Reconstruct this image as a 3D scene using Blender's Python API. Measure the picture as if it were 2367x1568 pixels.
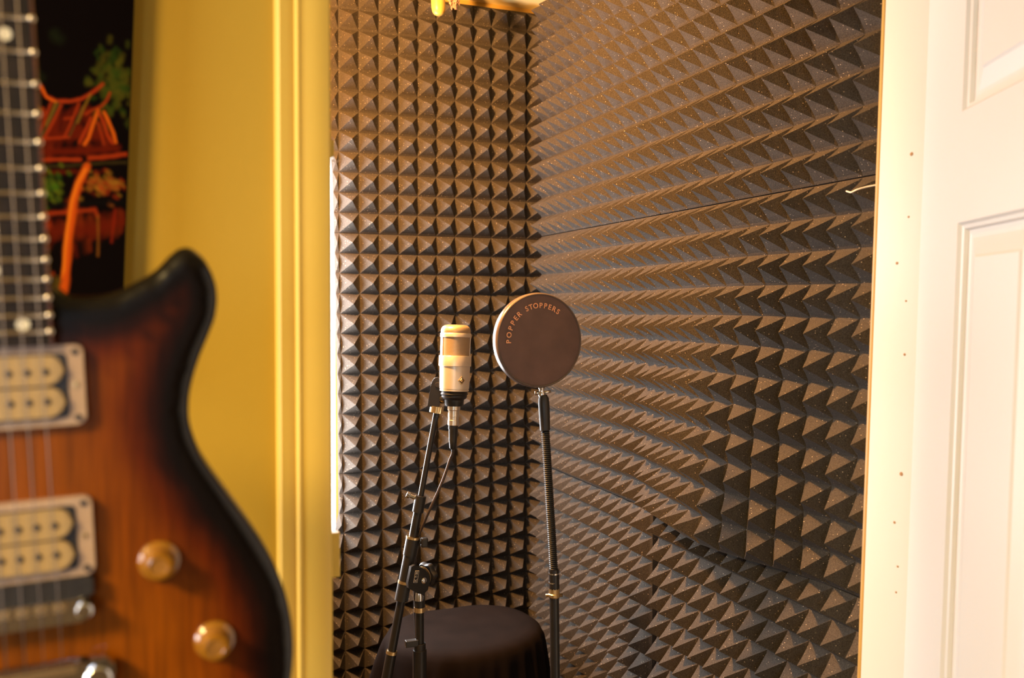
import bpy, bmesh, math, random
from mathutils import Vector, Matrix
from mathutils.geometry import delaunay_2d_cdt
random.seed(7)
S = bpy.context.scene
for o in list(bpy.data.objects):
    bpy.data.objects.remove(o)
COL = S.collection

# ------------------------------------------------------------------ camera
YAW, PITCH, ROLL, EYE = 0.373065, 0.0356639, -0.0038306, 1.642
cam_d = bpy.data.cameras.new('camera')
cam = bpy.data.objects.new('camera', cam_d)
COL.objects.link(cam)
_f = Vector((math.sin(YAW) * math.cos(PITCH), math.cos(YAW) * math.cos(PITCH), -math.sin(PITCH)))
_r0 = Vector((math.cos(YAW), -math.sin(YAW), 0))
_u0 = _r0.cross(_f)
_r = _r0 * math.cos(ROLL) - _u0 * math.sin(ROLL)
_u = _u0 * math.cos(ROLL) + _r0 * math.sin(ROLL)
cam.matrix_world = Matrix(((_r.x, _u.x, -_f.x, 0), (_r.y, _u.y, -_f.y, 0), (_r.z, _u.z, -_f.z, EYE), (0, 0, 0, 1)))
cam_d.sensor_fit = 'HORIZONTAL'
cam_d.sensor_width = 36.0
cam_d.lens = 36.0 * 2042.66 / 2367.0
cam_d.clip_start = 0.02
cam_d.dof.use_dof = True
cam_d.dof.focus_distance = 1.62
cam_d.dof.aperture_fstop = 4.8
S.camera = cam

# ------------------------------------------------------------------ world and lights
w = bpy.data.worlds.new('sky')
S.world = w
w.use_nodes = True
bg = w.node_tree.nodes['Background']
bg.inputs[0].default_value = (0.75, 0.87, 1.0, 1)
bg.inputs[1].default_value = 2.0
S.view_settings.view_transform = 'Standard'
S.view_settings.look = 'None'
S.view_settings.exposure = 0.0
S.view_settings.gamma = 1.0
S.view_settings.use_curve_mapping = False
S.cycles.max_bounces = 8
S.cycles.diffuse_bounces = 4
S.cycles.glossy_bounces = 4
S.cycles.transmission_bounces = 6
S.cycles.transparent_max_bounces = 8
S.cycles.caustics_reflective = False
S.cycles.caustics_refractive = False
S.cycles.sample_clamp_indirect = 6.0
S.cycles.use_denoising = True


def lamp(name, kind, loc, power, color, **kw):
    d = bpy.data.lights.new(name, kind)
    d.energy = power
    d.color = color
    o = bpy.data.objects.new(name, d)
    o.location = loc
    COL.objects.link(o)
    if 'rot' in kw:
        o.rotation_euler = kw.pop('rot')
    for k, v in kw.items():
        setattr(d, k, v)
    return o


# daylight behind the booth window, the booth's ceiling bulb, the room's ceiling lamp and rear window
lamp('daylight_booth', 'AREA', (0.2265, 2.1125, 1.54), 30, (0.96, 0.97, 0.99), shape='RECTANGLE', size=0.415, size_y=0.925,
     rot=(math.radians(-90), 0, math.radians(45.9)))
_d = Vector((math.cos(math.radians(38)), math.sin(math.radians(38)), -0.30))
lamp('booth_bulb_light', 'SPOT', (0.10, 1.50, 2.20), 164, (1.0, 0.48, 0.14), shadow_soft_size=0.05, spot_size=math.radians(150), spot_blend=0.30,
     rot=_d.to_track_quat('-Z', 'Y').to_euler())
lamp('door_fill_light', 'AREA', (-2.42, 0.22, 1.60), 54, (1.0, 0.97, 0.93), shape='RECTANGLE', size=1.1, size_y=0.75,
     rot=(0, math.radians(-90), 0))  # added fill from the west, put in to whiten the door and jamb
lamp('room_lamp_light', 'AREA', (-1.15, -0.20, 2.33), 76, (1.0, 0.69, 0.27), shape='DISK', size=0.45)
lamp('daylight_room', 'AREA', (-1.1, -2.13, 1.65), 15, (0.80, 0.90, 1.0), shape='RECTANGLE', size=0.8, size_y=1.0,
     rot=(math.radians(90), 0, 0))


# ------------------------------------------------------------------ materials
def mat(name, color=(0.8, 0.8, 0.8), rough=0.5, metal=0.0, coat=0.0, spec=0.5, trans=0.0, bump=None, var=None, sheen=0.0):
    m = bpy.data.materials.new(name)
    m.use_nodes = True
    nt = m.node_tree
    b = nt.nodes['Principled BSDF']
    b.inputs['Base Color'].default_value = (*color, 1)
    b.inputs['Roughness'].default_value = rough
    b.inputs['Metallic'].default_value = metal
    b.inputs['Coat Weight'].default_value = coat
    b.inputs['Coat Roughness'].default_value = 0.04
    b.inputs['Specular IOR Level'].default_value = spec
    b.inputs['Transmission Weight'].default_value = trans
    b.inputs['Sheen Weight'].default_value = sheen
    tc = nt.nodes.new('ShaderNodeTexCoord')
    if bump:
        n = nt.nodes.new('ShaderNodeTexNoise')
        n.inputs['Scale'].default_value = bump[0]
        n.inputs['Detail'].default_value = 3
        nt.links.new(tc.outputs['Object'], n.inputs['Vector'])
        bp = nt.nodes.new('ShaderNodeBump')
        bp.inputs['Strength'].default_value = bump[1]
        bp.inputs['Distance'].default_value = bump[2]
        nt.links.new(n.outputs['Fac'], bp.inputs['Height'])
        nt.links.new(bp.outputs['Normal'], b.inputs['Normal'])
    if var:
        n = nt.nodes.new('ShaderNodeTexNoise')
        n.inputs['Scale'].default_value = var[0]
        n.inputs['Detail'].default_value = 4
        nt.links.new(tc.outputs['Object'], n.inputs['Vector'])
        r = nt.nodes.new('ShaderNodeValToRGB')
        k = var[1]
        r.color_ramp.elements[0].position = 0.3
        r.color_ramp.elements[1].position = 0.7
        r.color_ramp.elements[0].color = (*[c * (1 - k) for c in color], 1)
        r.color_ramp.elements[1].color = (*[min(1, c * (1 + k)) for c in color], 1)
        nt.links.new(n.outputs['Fac'], r.inputs['Fac'])
        nt.links.new(r.outputs['Color'], b.inputs['Base Color'])
    return m


M = {}
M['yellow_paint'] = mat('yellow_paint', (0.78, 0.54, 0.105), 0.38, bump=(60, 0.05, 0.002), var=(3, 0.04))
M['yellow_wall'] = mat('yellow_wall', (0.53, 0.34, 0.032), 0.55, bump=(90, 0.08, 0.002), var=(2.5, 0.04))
M['cream_paint'] = mat('cream_paint', (0.60, 0.575, 0.53), 0.42, bump=(70, 0.05, 0.002), var=(4, 0.02))
M['white_paint'] = mat('white_paint', (0.60, 0.585, 0.575), 0.45, bump=(70, 0.04, 0.002), var=(4, 0.015))
M['peg_paint'] = mat('peg_paint', (0.42, 0.25, 0.05), 0.4, var=(60, 0.15))
M['booth_wall'] = mat('booth_wall', (0.40, 0.25, 0.05), 0.6, var=(3, 0.05))
M['black_canvas'] = mat('black_canvas', (0.006, 0.004, 0.004), 0.9, spec=0.05, var=(80, 0.2))
M['bead_paint'] = mat('bead_paint', (0.42, 0.25, 0.06), 0.45, var=(20, 0.05))
M['nail'] = mat('nail_hole', (0.32, 0.17, 0.06), 0.7)
M['room_wall'] = mat('room_wall', (0.15, 0.11, 0.07), 0.7, var=(2, 0.05))
M['room_floor'] = mat('room_floor', (0.14, 0.08, 0.045), 0.5, var=(6, 0.2))
M['ceiling'] = mat('ceiling', (0.86, 0.72, 0.34), 0.6, var=(3, 0.04))
M['backing'] = mat('wall_backing', (0.30, 0.22, 0.13), 0.8, var=(5, 0.1))
M['black_metal'] = mat('black_metal', (0.012, 0.011, 0.011), 0.33, spec=0.5, var=(40, 0.15))
M['black_plastic'] = mat('black_plastic', (0.014, 0.013, 0.013), 0.42, bump=(400, 0.1, 0.0005))
M['nickel'] = mat('nickel', (0.80, 0.72, 0.60), 0.33, metal=1.0, var=(120, 0.05))
M['chrome'] = mat('chrome', (0.62, 0.62, 0.63), 0.12, metal=1.0, var=(200, 0.04))
M['brass'] = mat('brass', (0.78, 0.58, 0.30), 0.28, metal=1.0, var=(150, 0.05))
M['mic_body'] = mat('microphone_nickel', (0.86, 0.76, 0.62), 0.42, metal=0.72, var=(90, 0.03))
M['cable'] = mat('cable_rubber', (0.045, 0.032, 0.028), 0.5, bump=(500, 0.1, 0.0005))
M['cloth'] = mat('black_cloth', (0.0075, 0.0046, 0.0038), 0.9, spec=0.08, bump=(900, 0.25, 0.0006), var=(18, 0.2))
M['hoop'] = mat('hoop_plastic', (0.13, 0.095, 0.08), 0.28, var=(60, 0.1))
M['lettering'] = mat('orange_print', (0.95, 0.42, 0.20), 0.6, var=(300, 0.1))
M['white_print'] = mat('white_print', (0.55, 0.50, 0.44), 0.6, var=(300, 0.05))
M['fluff'] = mat('fluff', (0.75, 0.62, 0.50), 0.9, var=(200, 0.1))
M['crumb'] = mat('dried_glue', (0.36, 0.20, 0.12), 0.9, bump=(250, 0.6, 0.003), var=(180, 0.5))
M['seat_vinyl'] = mat('seat_vinyl', (0.03, 0.025, 0.02), 0.5, var=(20, 0.1))
M['ivory'] = mat('ivory_plastic', (0.44, 0.31, 0.15), 0.35, coat=0.3, var=(60, 0.03))
M['cream_ring'] = mat('cream_plastic', (0.48, 0.345, 0.27), 0.42, coat=0.2, var=(50, 0.03))
M['rosewood'] = mat('rosewood', (0.018, 0.012, 0.011), 0.5, spec=0.2, var=(90, 0.35))
M['neck_wood'] = mat('neck_mahogany', (0.13, 0.042, 0.018), 0.3, coat=0.6, var=(60, 0.3))
M['fret'] = mat('fret_wire', (0.78, 0.70, 0.58), 0.28, metal=1.0, var=(100, 0.04))
M['pearl'] = mat('pearl_inlay', (0.82, 0.80, 0.74), 0.25, coat=0.5, var=(300, 0.08))
M['string'] = mat('string_steel', (0.26, 0.21, 0.18), 0.5, metal=1.0, var=(400, 0.05))
M['screw'] = mat('dark_screw', (0.05, 0.045, 0.045), 0.4, metal=0.6, var=(200, 0.1))
M['knob'] = mat('amber_knob', (0.42, 0.18, 0.012), 0.2, coat=0.5, trans=0.35, var=(60, 0.05))
M['knob_dark'] = mat('amber_knob_inner', (0.30, 0.14, 0.03), 0.25, coat=0.6, var=(60, 0.1))


def foam_material():
    m = bpy.data.materials.new('acoustic_foam')
    m.use_nodes = True
    nt = m.node_tree
    L = nt.links.new
    b = nt.nodes['Principled BSDF']
    b.inputs['Roughness'].default_value = 0.95
    b.inputs['Specular IOR Level'].default_value = 0.12
    tc = nt.nodes.new('ShaderNodeTexCoord')
    n = nt.nodes.new('ShaderNodeTexNoise')
    n.inputs['Scale'].default_value = 700
    n.inputs['Detail'].default_value = 2
    L(tc.outputs['Object'], n.inputs['Vector'])
    r = nt.nodes.new('ShaderNodeValToRGB')
    r.color_ramp.elements[0].position = 0.35
    r.color_ramp.elements[0].color = (0.039, 0.033, 0.028, 1)
    r.color_ramp.elements[1].position = 0.68
    r.color_ramp.elements[1].color = (0.085, 0.072, 0.062, 1)
    L(n.outputs['Fac'], r.inputs['Fac'])
    # pale specks: sparse voronoi cells, bright in their middle
    v = nt.nodes.new('ShaderNodeTexVoronoi')
    v.inputs['Scale'].default_value = 260
    L(tc.outputs['Object'], v.inputs['Vector'])
    lt = nt.nodes.new('ShaderNodeMath'); lt.operation = 'LESS_THAN'; lt.inputs[1].default_value = 0.20
    L(v.outputs['Distance'], lt.inputs[0])
    sp = nt.nodes.new('ShaderNodeSeparateColor')
    L(v.outputs['Color'], sp.inputs[0])
    gt = nt.nodes.new('ShaderNodeMath'); gt.operation = 'GREATER_THAN'; gt.inputs[1].default_value = 0.80
    L(sp.outputs[0], gt.inputs[0])
    mu = nt.nodes.new('ShaderNodeMath'); mu.operation = 'MULTIPLY'
    L(lt.outputs[0], mu.inputs[0]); L(gt.outputs[0], mu.inputs[1])
    mu2 = nt.nodes.new('ShaderNodeMath'); mu2.operation = 'MULTIPLY'
    L(mu.outputs[0], mu2.inputs[0]); L(sp.outputs[1], mu2.inputs[1])
    mx = nt.nodes.new('ShaderNodeMix'); mx.data_type = 'RGBA'
    L(mu2.outputs[0], mx.inputs['Factor'])
    L(r.outputs['Color'], mx.inputs['A'])
    mx.inputs['B'].default_value = (0.60, 0.47, 0.34, 1)
    L(mx.outputs['Result'], b.inputs['Base Color'])
    bp = nt.nodes.new('ShaderNodeBump')
    bp.inputs['Strength'].default_value = 0.35
    bp.inputs['Distance'].default_value = 0.0015
    L(n.outputs['Fac'], bp.inputs['Height'])
    L(bp.outputs['Normal'], b.inputs['Normal'])
    return m


M['foam'] = foam_material()


def fabric_material():
    m = mat('pop_fabric', (0.125, 0.068, 0.054), 0.7, bump=(1500, 0.3, 0.0004), var=(25, 0.18), sheen=0.3)
    return m


M['pop_fabric'] = fabric_material()


def mesh_grille_material():
    m = bpy.data.materials.new('grille_mesh')
    m.use_nodes = True
    nt = m.node_tree
    L = nt.links.new
    b = nt.nodes['Principled BSDF']
    b.inputs['Metallic'].default_value = 0.6
    b.inputs['Roughness'].default_value = 0.45
    tc = nt.nodes.new('ShaderNodeTexCoord')
    sx = nt.nodes.new('ShaderNodeSeparateXYZ')
    L(tc.outputs['Object'], sx.inputs[0])
    at = nt.nodes.new('ShaderNodeMath'); at.operation = 'ARCTAN2'
    L(sx.outputs[1], at.inputs[0]); L(sx.outputs[0], at.inputs[1])
    out = []
    for src, k in ((at.outputs[0], 100.0), (sx.outputs[2], 3600.0)):
        a = nt.nodes.new('ShaderNodeMath'); a.operation = 'MULTIPLY'; a.inputs[1].default_value = k
        L(src, a.inputs[0])
        s = nt.nodes.new('ShaderNodeMath'); s.operation = 'SINE'
        L(a.outputs[0], s.inputs[0])
        out.append(s)
    mm = nt.nodes.new('ShaderNodeMath'); mm.operation = 'MULTIPLY'
    L(out[0].outputs[0], mm.inputs[0]); L(out[1].outputs[0], mm.inputs[1])
    r = nt.nodes.new('ShaderNodeValToRGB')
    r.color_ramp.elements[0].position = 0.05
    r.color_ramp.elements[0].color = (0.62, 0.47, 0.30, 1)
    r.color_ramp.elements[1].position = 0.6
    r.color_ramp.elements[1].color = (0.22, 0.14, 0.07, 1)
    L(mm.outputs[0], r.inputs['Fac'])
    L(r.outputs['Color'], b.inputs['Base Color'])
    return m


M['grille'] = mesh_grille_material()


def burst_material():
    m = bpy.data.materials.new('sunburst_lacquer')
    m.use_nodes = True
    nt = m.node_tree
    L = nt.links.new
    b = nt.nodes['Principled BSDF']
    b.inputs['Roughness'].default_value = 0.32
    b.inputs['Coat Weight'].default_value = 0.14
    b.inputs['Coat Roughness'].default_value = 0.04
    b.inputs['Specular IOR Level'].default_value = 0.2
    a = nt.nodes.new('ShaderNodeAttribute')
    a.attribute_name = 'rim'
    tc = nt.nodes.new('ShaderNodeTexCoord')
    n2 = nt.nodes.new('ShaderNodeTexNoise')
    n2.inputs['Scale'].default_value = 30
    L(tc.outputs['Object'], n2.inputs['Vector'])
    ad = nt.nodes.new('ShaderNodeMath'); ad.operation = 'MULTIPLY_ADD'
    ad.inputs[1].default_value = 0.012; ad.inputs[2].default_value = -0.006
    L(n2.outputs['Fac'], ad.inputs[0])
    su = nt.nodes.new('ShaderNodeMath'); su.operation = 'ADD'
    L(a.outputs['Fac'], su.inputs[0]); L(ad.outputs[0], su.inputs[1])
    mr = nt.nodes.new('ShaderNodeMapRange')
    mr.inputs['From Min'].default_value = 0.0
    mr.inputs['From Max'].default_value = 0.07
    L(su.outputs[0], mr.inputs['Value'])
    r = nt.nodes.new('ShaderNodeValToRGB')
    e = r.color_ramp.elements
    e[0].position = 0.0; e[0].color = (0.004, 0.003, 0.003, 1)
    e[1].position = 1.0; e[1].color = (0.25, 0.064, 0.0008, 1)
    for p, c in ((0.19, (0.004, 0.002, 0.002)), (0.30, (0.022, 0.004, 0.002)), (0.44, (0.10, 0.015, 0.001)), (0.64, (0.19, 0.042, 0.0008))):
        q = e.new(p); q.color = (*c, 1)
    L(mr.outputs[0], r.inputs['Fac'])
    mp = nt.nodes.new('ShaderNodeMapping')
    mp.inputs['Scale'].default_value = (420, 60, 22)
    L(tc.outputs['Object'], mp.inputs['Vector'])
    g = nt.nodes.new('ShaderNodeTexNoise')
    g.inputs['Scale'].default_value = 1.0
    g.inputs['Detail'].default_value = 5
    L(mp.outputs[0], g.inputs['Vector'])
    gr = nt.nodes.new('ShaderNodeMapRange')
    gr.inputs['From Min'].default_value = 0.3; gr.inputs['From Max'].default_value = 0.7
    gr.inputs['To Min'].default_value = 0.62; gr.inputs['To Max'].default_value = 1.15
    L(g.outputs['Fac'], gr.inputs['Value'])
    mx = nt.nodes.new('ShaderNodeMix'); mx.data_type = 'RGBA'; mx.blend_type = 'MULTIPLY'
    mx.inputs['Factor'].default_value = 1.0
    L(r.outputs['Color'], mx.inputs['A']); L(gr.outputs[0], mx.inputs['B'])
    L(mx.outputs['Result'], b.inputs['Base Color'])
    return m


M['burst'] = burst_material()


def painting_material():
    m = bpy.data.materials.new('oil_painting')
    m.use_nodes = True
    nt = m.node_tree
    b = nt.nodes['Principled BSDF']
    b.inputs['Roughness'].default_value = 0.85
    b.inputs['Specular IOR Level'].default_value = 0.03
    a = nt.nodes.new('ShaderNodeAttribute')
    a.attribute_name = 'pigment'
    nt.links.new(a.outputs['Color'], b.inputs['Base Color'])
    return m


M['painting'] = painting_material()


def glass_material():
    m = bpy.data.materials.new('window_glass')
    m.use_nodes = True
    nt = m.node_tree
    for n in list(nt.nodes):
        nt.nodes.remove(n)
    o = nt.nodes.new('ShaderNodeOutputMaterial')
    t = nt.nodes.new('ShaderNodeBsdfTransparent')
    g = nt.nodes.new('ShaderNodeBsdfGlossy'); g.inputs['Roughness'].default_value = 0.02
    x = nt.nodes.new('ShaderNodeMixShader'); x.inputs[0].default_value = 0.06
    nt.links.new(t.outputs[0], x.inputs[1]); nt.links.new(g.outputs[0], x.inputs[2]); nt.links.new(x.outputs[0], o.inputs[0])
    return m


M['glass'] = glass_material()


# ------------------------------------------------------------------ helpers
def obj(name, bm, m, parent=None, smooth=False, loc=None):
    me = bpy.data.meshes.new(name)
    bmesh.ops.recalc_face_normals(bm, faces=bm.faces)
    bm.to_mesh(me)
    bm.free()
    if smooth:
        for p in me.polygons:
            p.use_smooth = True
        if smooth is not True:
            me.set_sharp_from_angle(angle=math.radians(smooth))
    me.materials.append(M[m] if isinstance(m, str) else m)
    o = bpy.data.objects.new(name, me)
    COL.objects.link(o)
    if parent:
        o.parent = parent
        if parent.parent is None:
            o.matrix_parent_inverse = Matrix.Translation(-parent.location)
    if loc:
        o.location = loc
    return o


def struct(o):
    o['kind'] = 'structure'
    return o


def thing(name, label, cat, loc=(0, 0, 0), group=None):
    o = bpy.data.objects.new(name, None)
    o.empty_display_size = 0.05
    o.location = loc
    COL.objects.link(o)
    tag(o, label, cat, group)
    return o


def tag(o, label, cat, group=None):
    o['label'] = label
    o['category'] = cat
    if group:
        o['group'] = group
    return o


def box(bm, a, b, bev=0.0):
    a, b = Vector(a), Vector(b)
    r = bmesh.ops.create_cube(bm, size=1.0)
    for v in r['verts']:
        v.co = Vector([(a[i] + b[i]) / 2 + v.co[i] * abs(b[i] - a[i]) for i in range(3)])
    if bev > 0:
        es = list({e for v in r['verts'] for e in v.link_edges})
        bmesh.ops.bevel(bm, geom=es, offset=bev, segments=2, affect='EDGES', profile=0.6)
    return bm


def frame_of(d):
    d = d.normalized()
    a = Vector((0, 0, 1)) if abs(d.z) < 0.9 else Vector((1, 0, 0))
    x = d.cross(a).normalized()
    return x, d.cross(x).normalized()


def tube(bm, pts, rad, n=16, cap=True):
    pts = [Vector(p) for p in pts]
    rads = rad if isinstance(rad, (list, tuple)) else [rad] * len(pts)
    d0 = (pts[1] - pts[0]).normalized()
    x, y = frame_of(d0)
    rings = []
    for i, p in enumerate(pts):
        if 0 < i < len(pts) - 1:
            d = ((pts[i + 1] - p).normalized() + (p - pts[i - 1]).normalized()).normalized()
        elif i == 0:
            d = d0
        else:
            d = (p - pts[i - 1]).normalized()
        x = (x - d * x.dot(d)).normalized()
        y = d.cross(x)
        rings.append([bm.verts.new(p + (x * math.cos(2 * math.pi * k / n) + y * math.sin(2 * math.pi * k / n)) * rads[i]) for k in range(n)])
    for a, b in zip(rings, rings[1:]):
        for k in range(n):
            bm.faces.new((a[k], a[(k + 1) % n], b[(k + 1) % n], b[k]))
    if cap:
        bm.faces.new(rings[0][::-1])
        bm.faces.new(rings[-1])
    return bm


def lathe(bm, prof, origin, axis=(0, 0, 1), n=40, xdir=None, sx=1.0, sy=1.0):
    o, ax = Vector(origin), Vector(axis).normalized()
    if xdir is None:
        x, y = frame_of(ax)
    else:
        x = Vector(xdir); x = (x - ax * x.dot(ax)).normalized(); y = ax.cross(x)
    rings = []
    for r, h in prof:
        if r < 1e-6:
            rings.append([bm.verts.new(o + ax * h)])
        else:
            rings.append([bm.verts.new(o + ax * h + x * math.cos(2 * math.pi * k / n) * r * sx + y * math.sin(2 * math.pi * k / n) * r * sy) for k in range(n)])
    for a, b in zip(rings, rings[1:]):
        for k in range(n):
            k2 = (k + 1) % n
            if len(a) == 1 and len(b) == 1:
                continue
            if len(a) == 1:
                bm.faces.new((a[0], b[k2], b[k]))
            elif len(b) == 1:
                bm.faces.new((a[k], a[k2], b[0]))
            else:
                bm.faces.new((a[k], a[k2], b[k2], b[k]))
    if len(rings[0]) > 1:
        bm.faces.new(rings[0][::-1])
    if len(rings[-1]) > 1:
        bm.faces.new(rings[-1])
    return bm


def spline(pts, sub=8, closed=False):
    P = [Vector(p) for p in pts]
    n = len(P)
    out = []
    for i in range(n if closed else n - 1):
        g = (lambda k: P[k % n]) if closed else (lambda k: P[max(0, min(n - 1, k))])
        p0, p1, p2, p3 = g(i - 1), g(i), g(i + 1), g(i + 2)
        for s in range(sub):
            t = s / sub
            out.append(0.5 * ((2 * p1) + (p2 - p0) * t + (2 * p0 - 5 * p1 + 4 * p2 - p3) * t * t + (3 * p1 - p0 - 3 * p2 + p3) * t ** 3))
    if not closed:
        out.append(P[-1].copy())
    return out


def prism(bm, poly, fn, y0, y1):
    """extrude a 2-D polygon: fn(u, v, w) -> world"""
    a = [bm.verts.new(fn(u, v, y0)) for u, v in poly]
    b = [bm.verts.new(fn(u, v, y1)) for u, v in poly]
    n = len(poly)
    bm.faces.new(a[::-1])
    bm.faces.new(b)
    for k in range(n):
        bm.faces.new((a[k], a[(k + 1) % n], b[(k + 1) % n], b[k]))
    return bm


def rrect(u0, v0, u1, v1, r, n=6):
    pts = []
    for cx, cy, a0 in ((u1 - r, v1 - r, 0), (u0 + r, v1 - r, 90), (u0 + r, v0 + r, 180), (u1 - r, v0 + r, 270)):
        for k in range(n + 1):
            a = math.radians(a0 + 90 * k / n)
            pts.append((cx + r * math.cos(a), cy + r * math.sin(a)))
    return pts


# ------------------------------------------------------------------ the setting: booth and room shells
P = 0.0508                                    # pyramid pitch
WB, WR = 2.247, 0.965                         # booth back wall (y) and right wall (x)
FY0, FY1 = 0.83, 0.93                         # partition between room and booth
JL, JR, HEAD = 0.146, 0.862, 2.10             # door opening
LEAN = 0.024                                  # the right jamb and its door lean a little


def lean(bm):
    for v in bm.verts:
        v.co.x += LEAN * (v.co.z - EYE)
    return bm


wall_back_bm = bmesh.new()
box(wall_back_bm, (0.40, WB, 0), (1.06, WB + 0.10, 2.46))
bm = wall_back_bm
wall_back = struct(obj('wall_back', bm, 'booth_wall'))
wall_right = struct(obj('wall_right', box(bmesh.new(), (WR, FY1, 0), (WR + 0.1, WB, 2.46)), 'backing'))
bm = bmesh.new()
box(bm, (-0.05, FY1, 0), (0.05, 1.93, 2.452))
struct(obj('wall_left', bm, 'backing'))
# the splayed corner between left and back wall holds the booth window
WA, WE = Vector((0.085, 1.93, 0)), Vector((0.402, 2.249, 0))
WD = (WE - WA).normalized(); WN = Vector((WD.y, -WD.x, 0)); WL = (WE - WA).length


def slab(bm, t0, t1, z0, z1, d0, d1):
    q = [WA + WD * t + WN * d for t, d in ((t0, d0), (t1, d0), (t1, d1), (t0, d1))]
    lo = [bm.verts.new((p.x, p.y, z0)) for p in q]
    hi = [bm.verts.new((p.x, p.y, z1)) for p in q]
    bm.faces.new(lo[::-1]); bm.faces.new(hi)
    for k in range(4):
        bm.faces.new((lo[k], lo[(k + 1) % 4], hi[(k + 1) % 4], hi[k]))
    return bm


bm = bmesh.new()
slab(bm, -0.06, WL, 0, 1.065, -0.06, 0); slab(bm, -0.06, WL, 2.02, 2.452, -0.06, 0)
struct(obj('wall_corner', bm, 'booth_wall'))
bm = bmesh.new()
slab(bm, -0.06, 0.012, 1.065, 2.02, -0.06, 0); slab(bm, WL - 0.004, WL, 1.065, 2.02, -0.06, -0.001)
slab(bm, 0.012, WL - 0.004, 1.065, 1.069, -0.06, -0.001); slab(bm, 0.012, WL - 0.004, 2.016, 2.02, -0.06, -0.001)
win1 = struct(obj('window_1', bm, 'white_paint'))
obj('pane', slab(bmesh.new(), 0.012, WL - 0.004, 1.069, 2.016, -0.010, -0.006), 'glass', win1)
struct(obj('ceiling', box(bmesh.new(), (-2.4, -2.1, 2.452), (1.7, WB + 0.1, 2.56)), 'ceiling'))
struct(obj('floor', box(bmesh.new(), (-2.4, -2.1, -0.1), (1.7, WB + 0.1, 0)), 'room_floor'))
bm = bmesh.new()
box(bm, (-2.3, FY0 + 0.012, 0), (JL - 0.02, FY1, 2.452)); box(bm, (JR + 0.05, FY0 + 0.012, 0), (1.6, FY1, 2.452))
box(bm, (JL - 0.02, FY0 + 0.012, HEAD + 0.02), (JR + 0.05, FY1, 2.452))
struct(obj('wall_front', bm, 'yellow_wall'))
bm = bmesh.new()
box(bm, (-2.4, -2.1, 0), (-2.3, -0.16, 2.452)); box(bm, (-2.4, 0.60, 0), (-2.3, FY1, 2.452))
box(bm, (-2.4, -0.16, 0), (-2.3, 0.60, 1.04)); box(bm, (-2.4, -0.16, 2.16), (-2.3, 0.60, 2.452))
struct(obj('wall_west', bm, 'room_wall'))
bm = bmesh.new()
box(bm, (-2.37, -0.16, 1.04), (-2.32, -0.13, 2.16)); box(bm, (-2.37, 0.57, 1.04), (-2.32, 0.60, 2.16))
box(bm, (-2.37, -0.16, 1.04), (-2.32, 0.60, 1.06)); box(bm, (-2.37, -0.16, 2.14), (-2.32, 0.60, 2.16))
fr_west = struct(obj('added_window', bm, 'white_paint'))  # unseen window, added to let the fill light reach the door
obj('pane', box(bmesh.new(), (-2.348, -0.13, 1.06), (-2.344, 0.57, 2.14)), 'glass', fr_west)
struct(obj('wall_east', box(bmesh.new(), (1.6, -2.1, 0), (1.7, FY1, 2.452)), 'room_wall'))
bm = bmesh.new()
box(bm, (-2.3, -2.1, 0), (-1.5, -2.0, 2.452)); box(bm, (-0.7, -2.1, 0), (1.6, -2.0, 2.452))
box(bm, (-1.5, -2.1, 0), (-0.7, -2.0, 1.15)); box(bm, (-1.5, -2.1, 2.15), (-0.7, -2.0, 2.452))
struct(obj('wall_south', bm, 'room_wall'))


def window(name, x0, x1, y, z0, z1, d):
    bm = bmesh.new()
    f = 0.028
    box(bm, (x0, y, z0), (x0 + f, y + d, z1)); box(bm, (x1 - 0.004, y, z0), (x1, y + d, z1))
    box(bm, (x0, y, z0), (x1, y + d, z0 + 0.004)); box(bm, (x0, y, z1 - 0.004), (x1, y + d, z1))
    fr = struct(obj(name, bm, 'white_paint'))
    obj('pane', box(bmesh.new(), (x0, y + d * 0.4, z0), (x1, y + d * 0.4 + 0.004, z1)), 'glass', fr)
    return fr


window('window_2', -1.5, -0.7, -2.07, 1.15, 2.15, 0.04)


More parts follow.
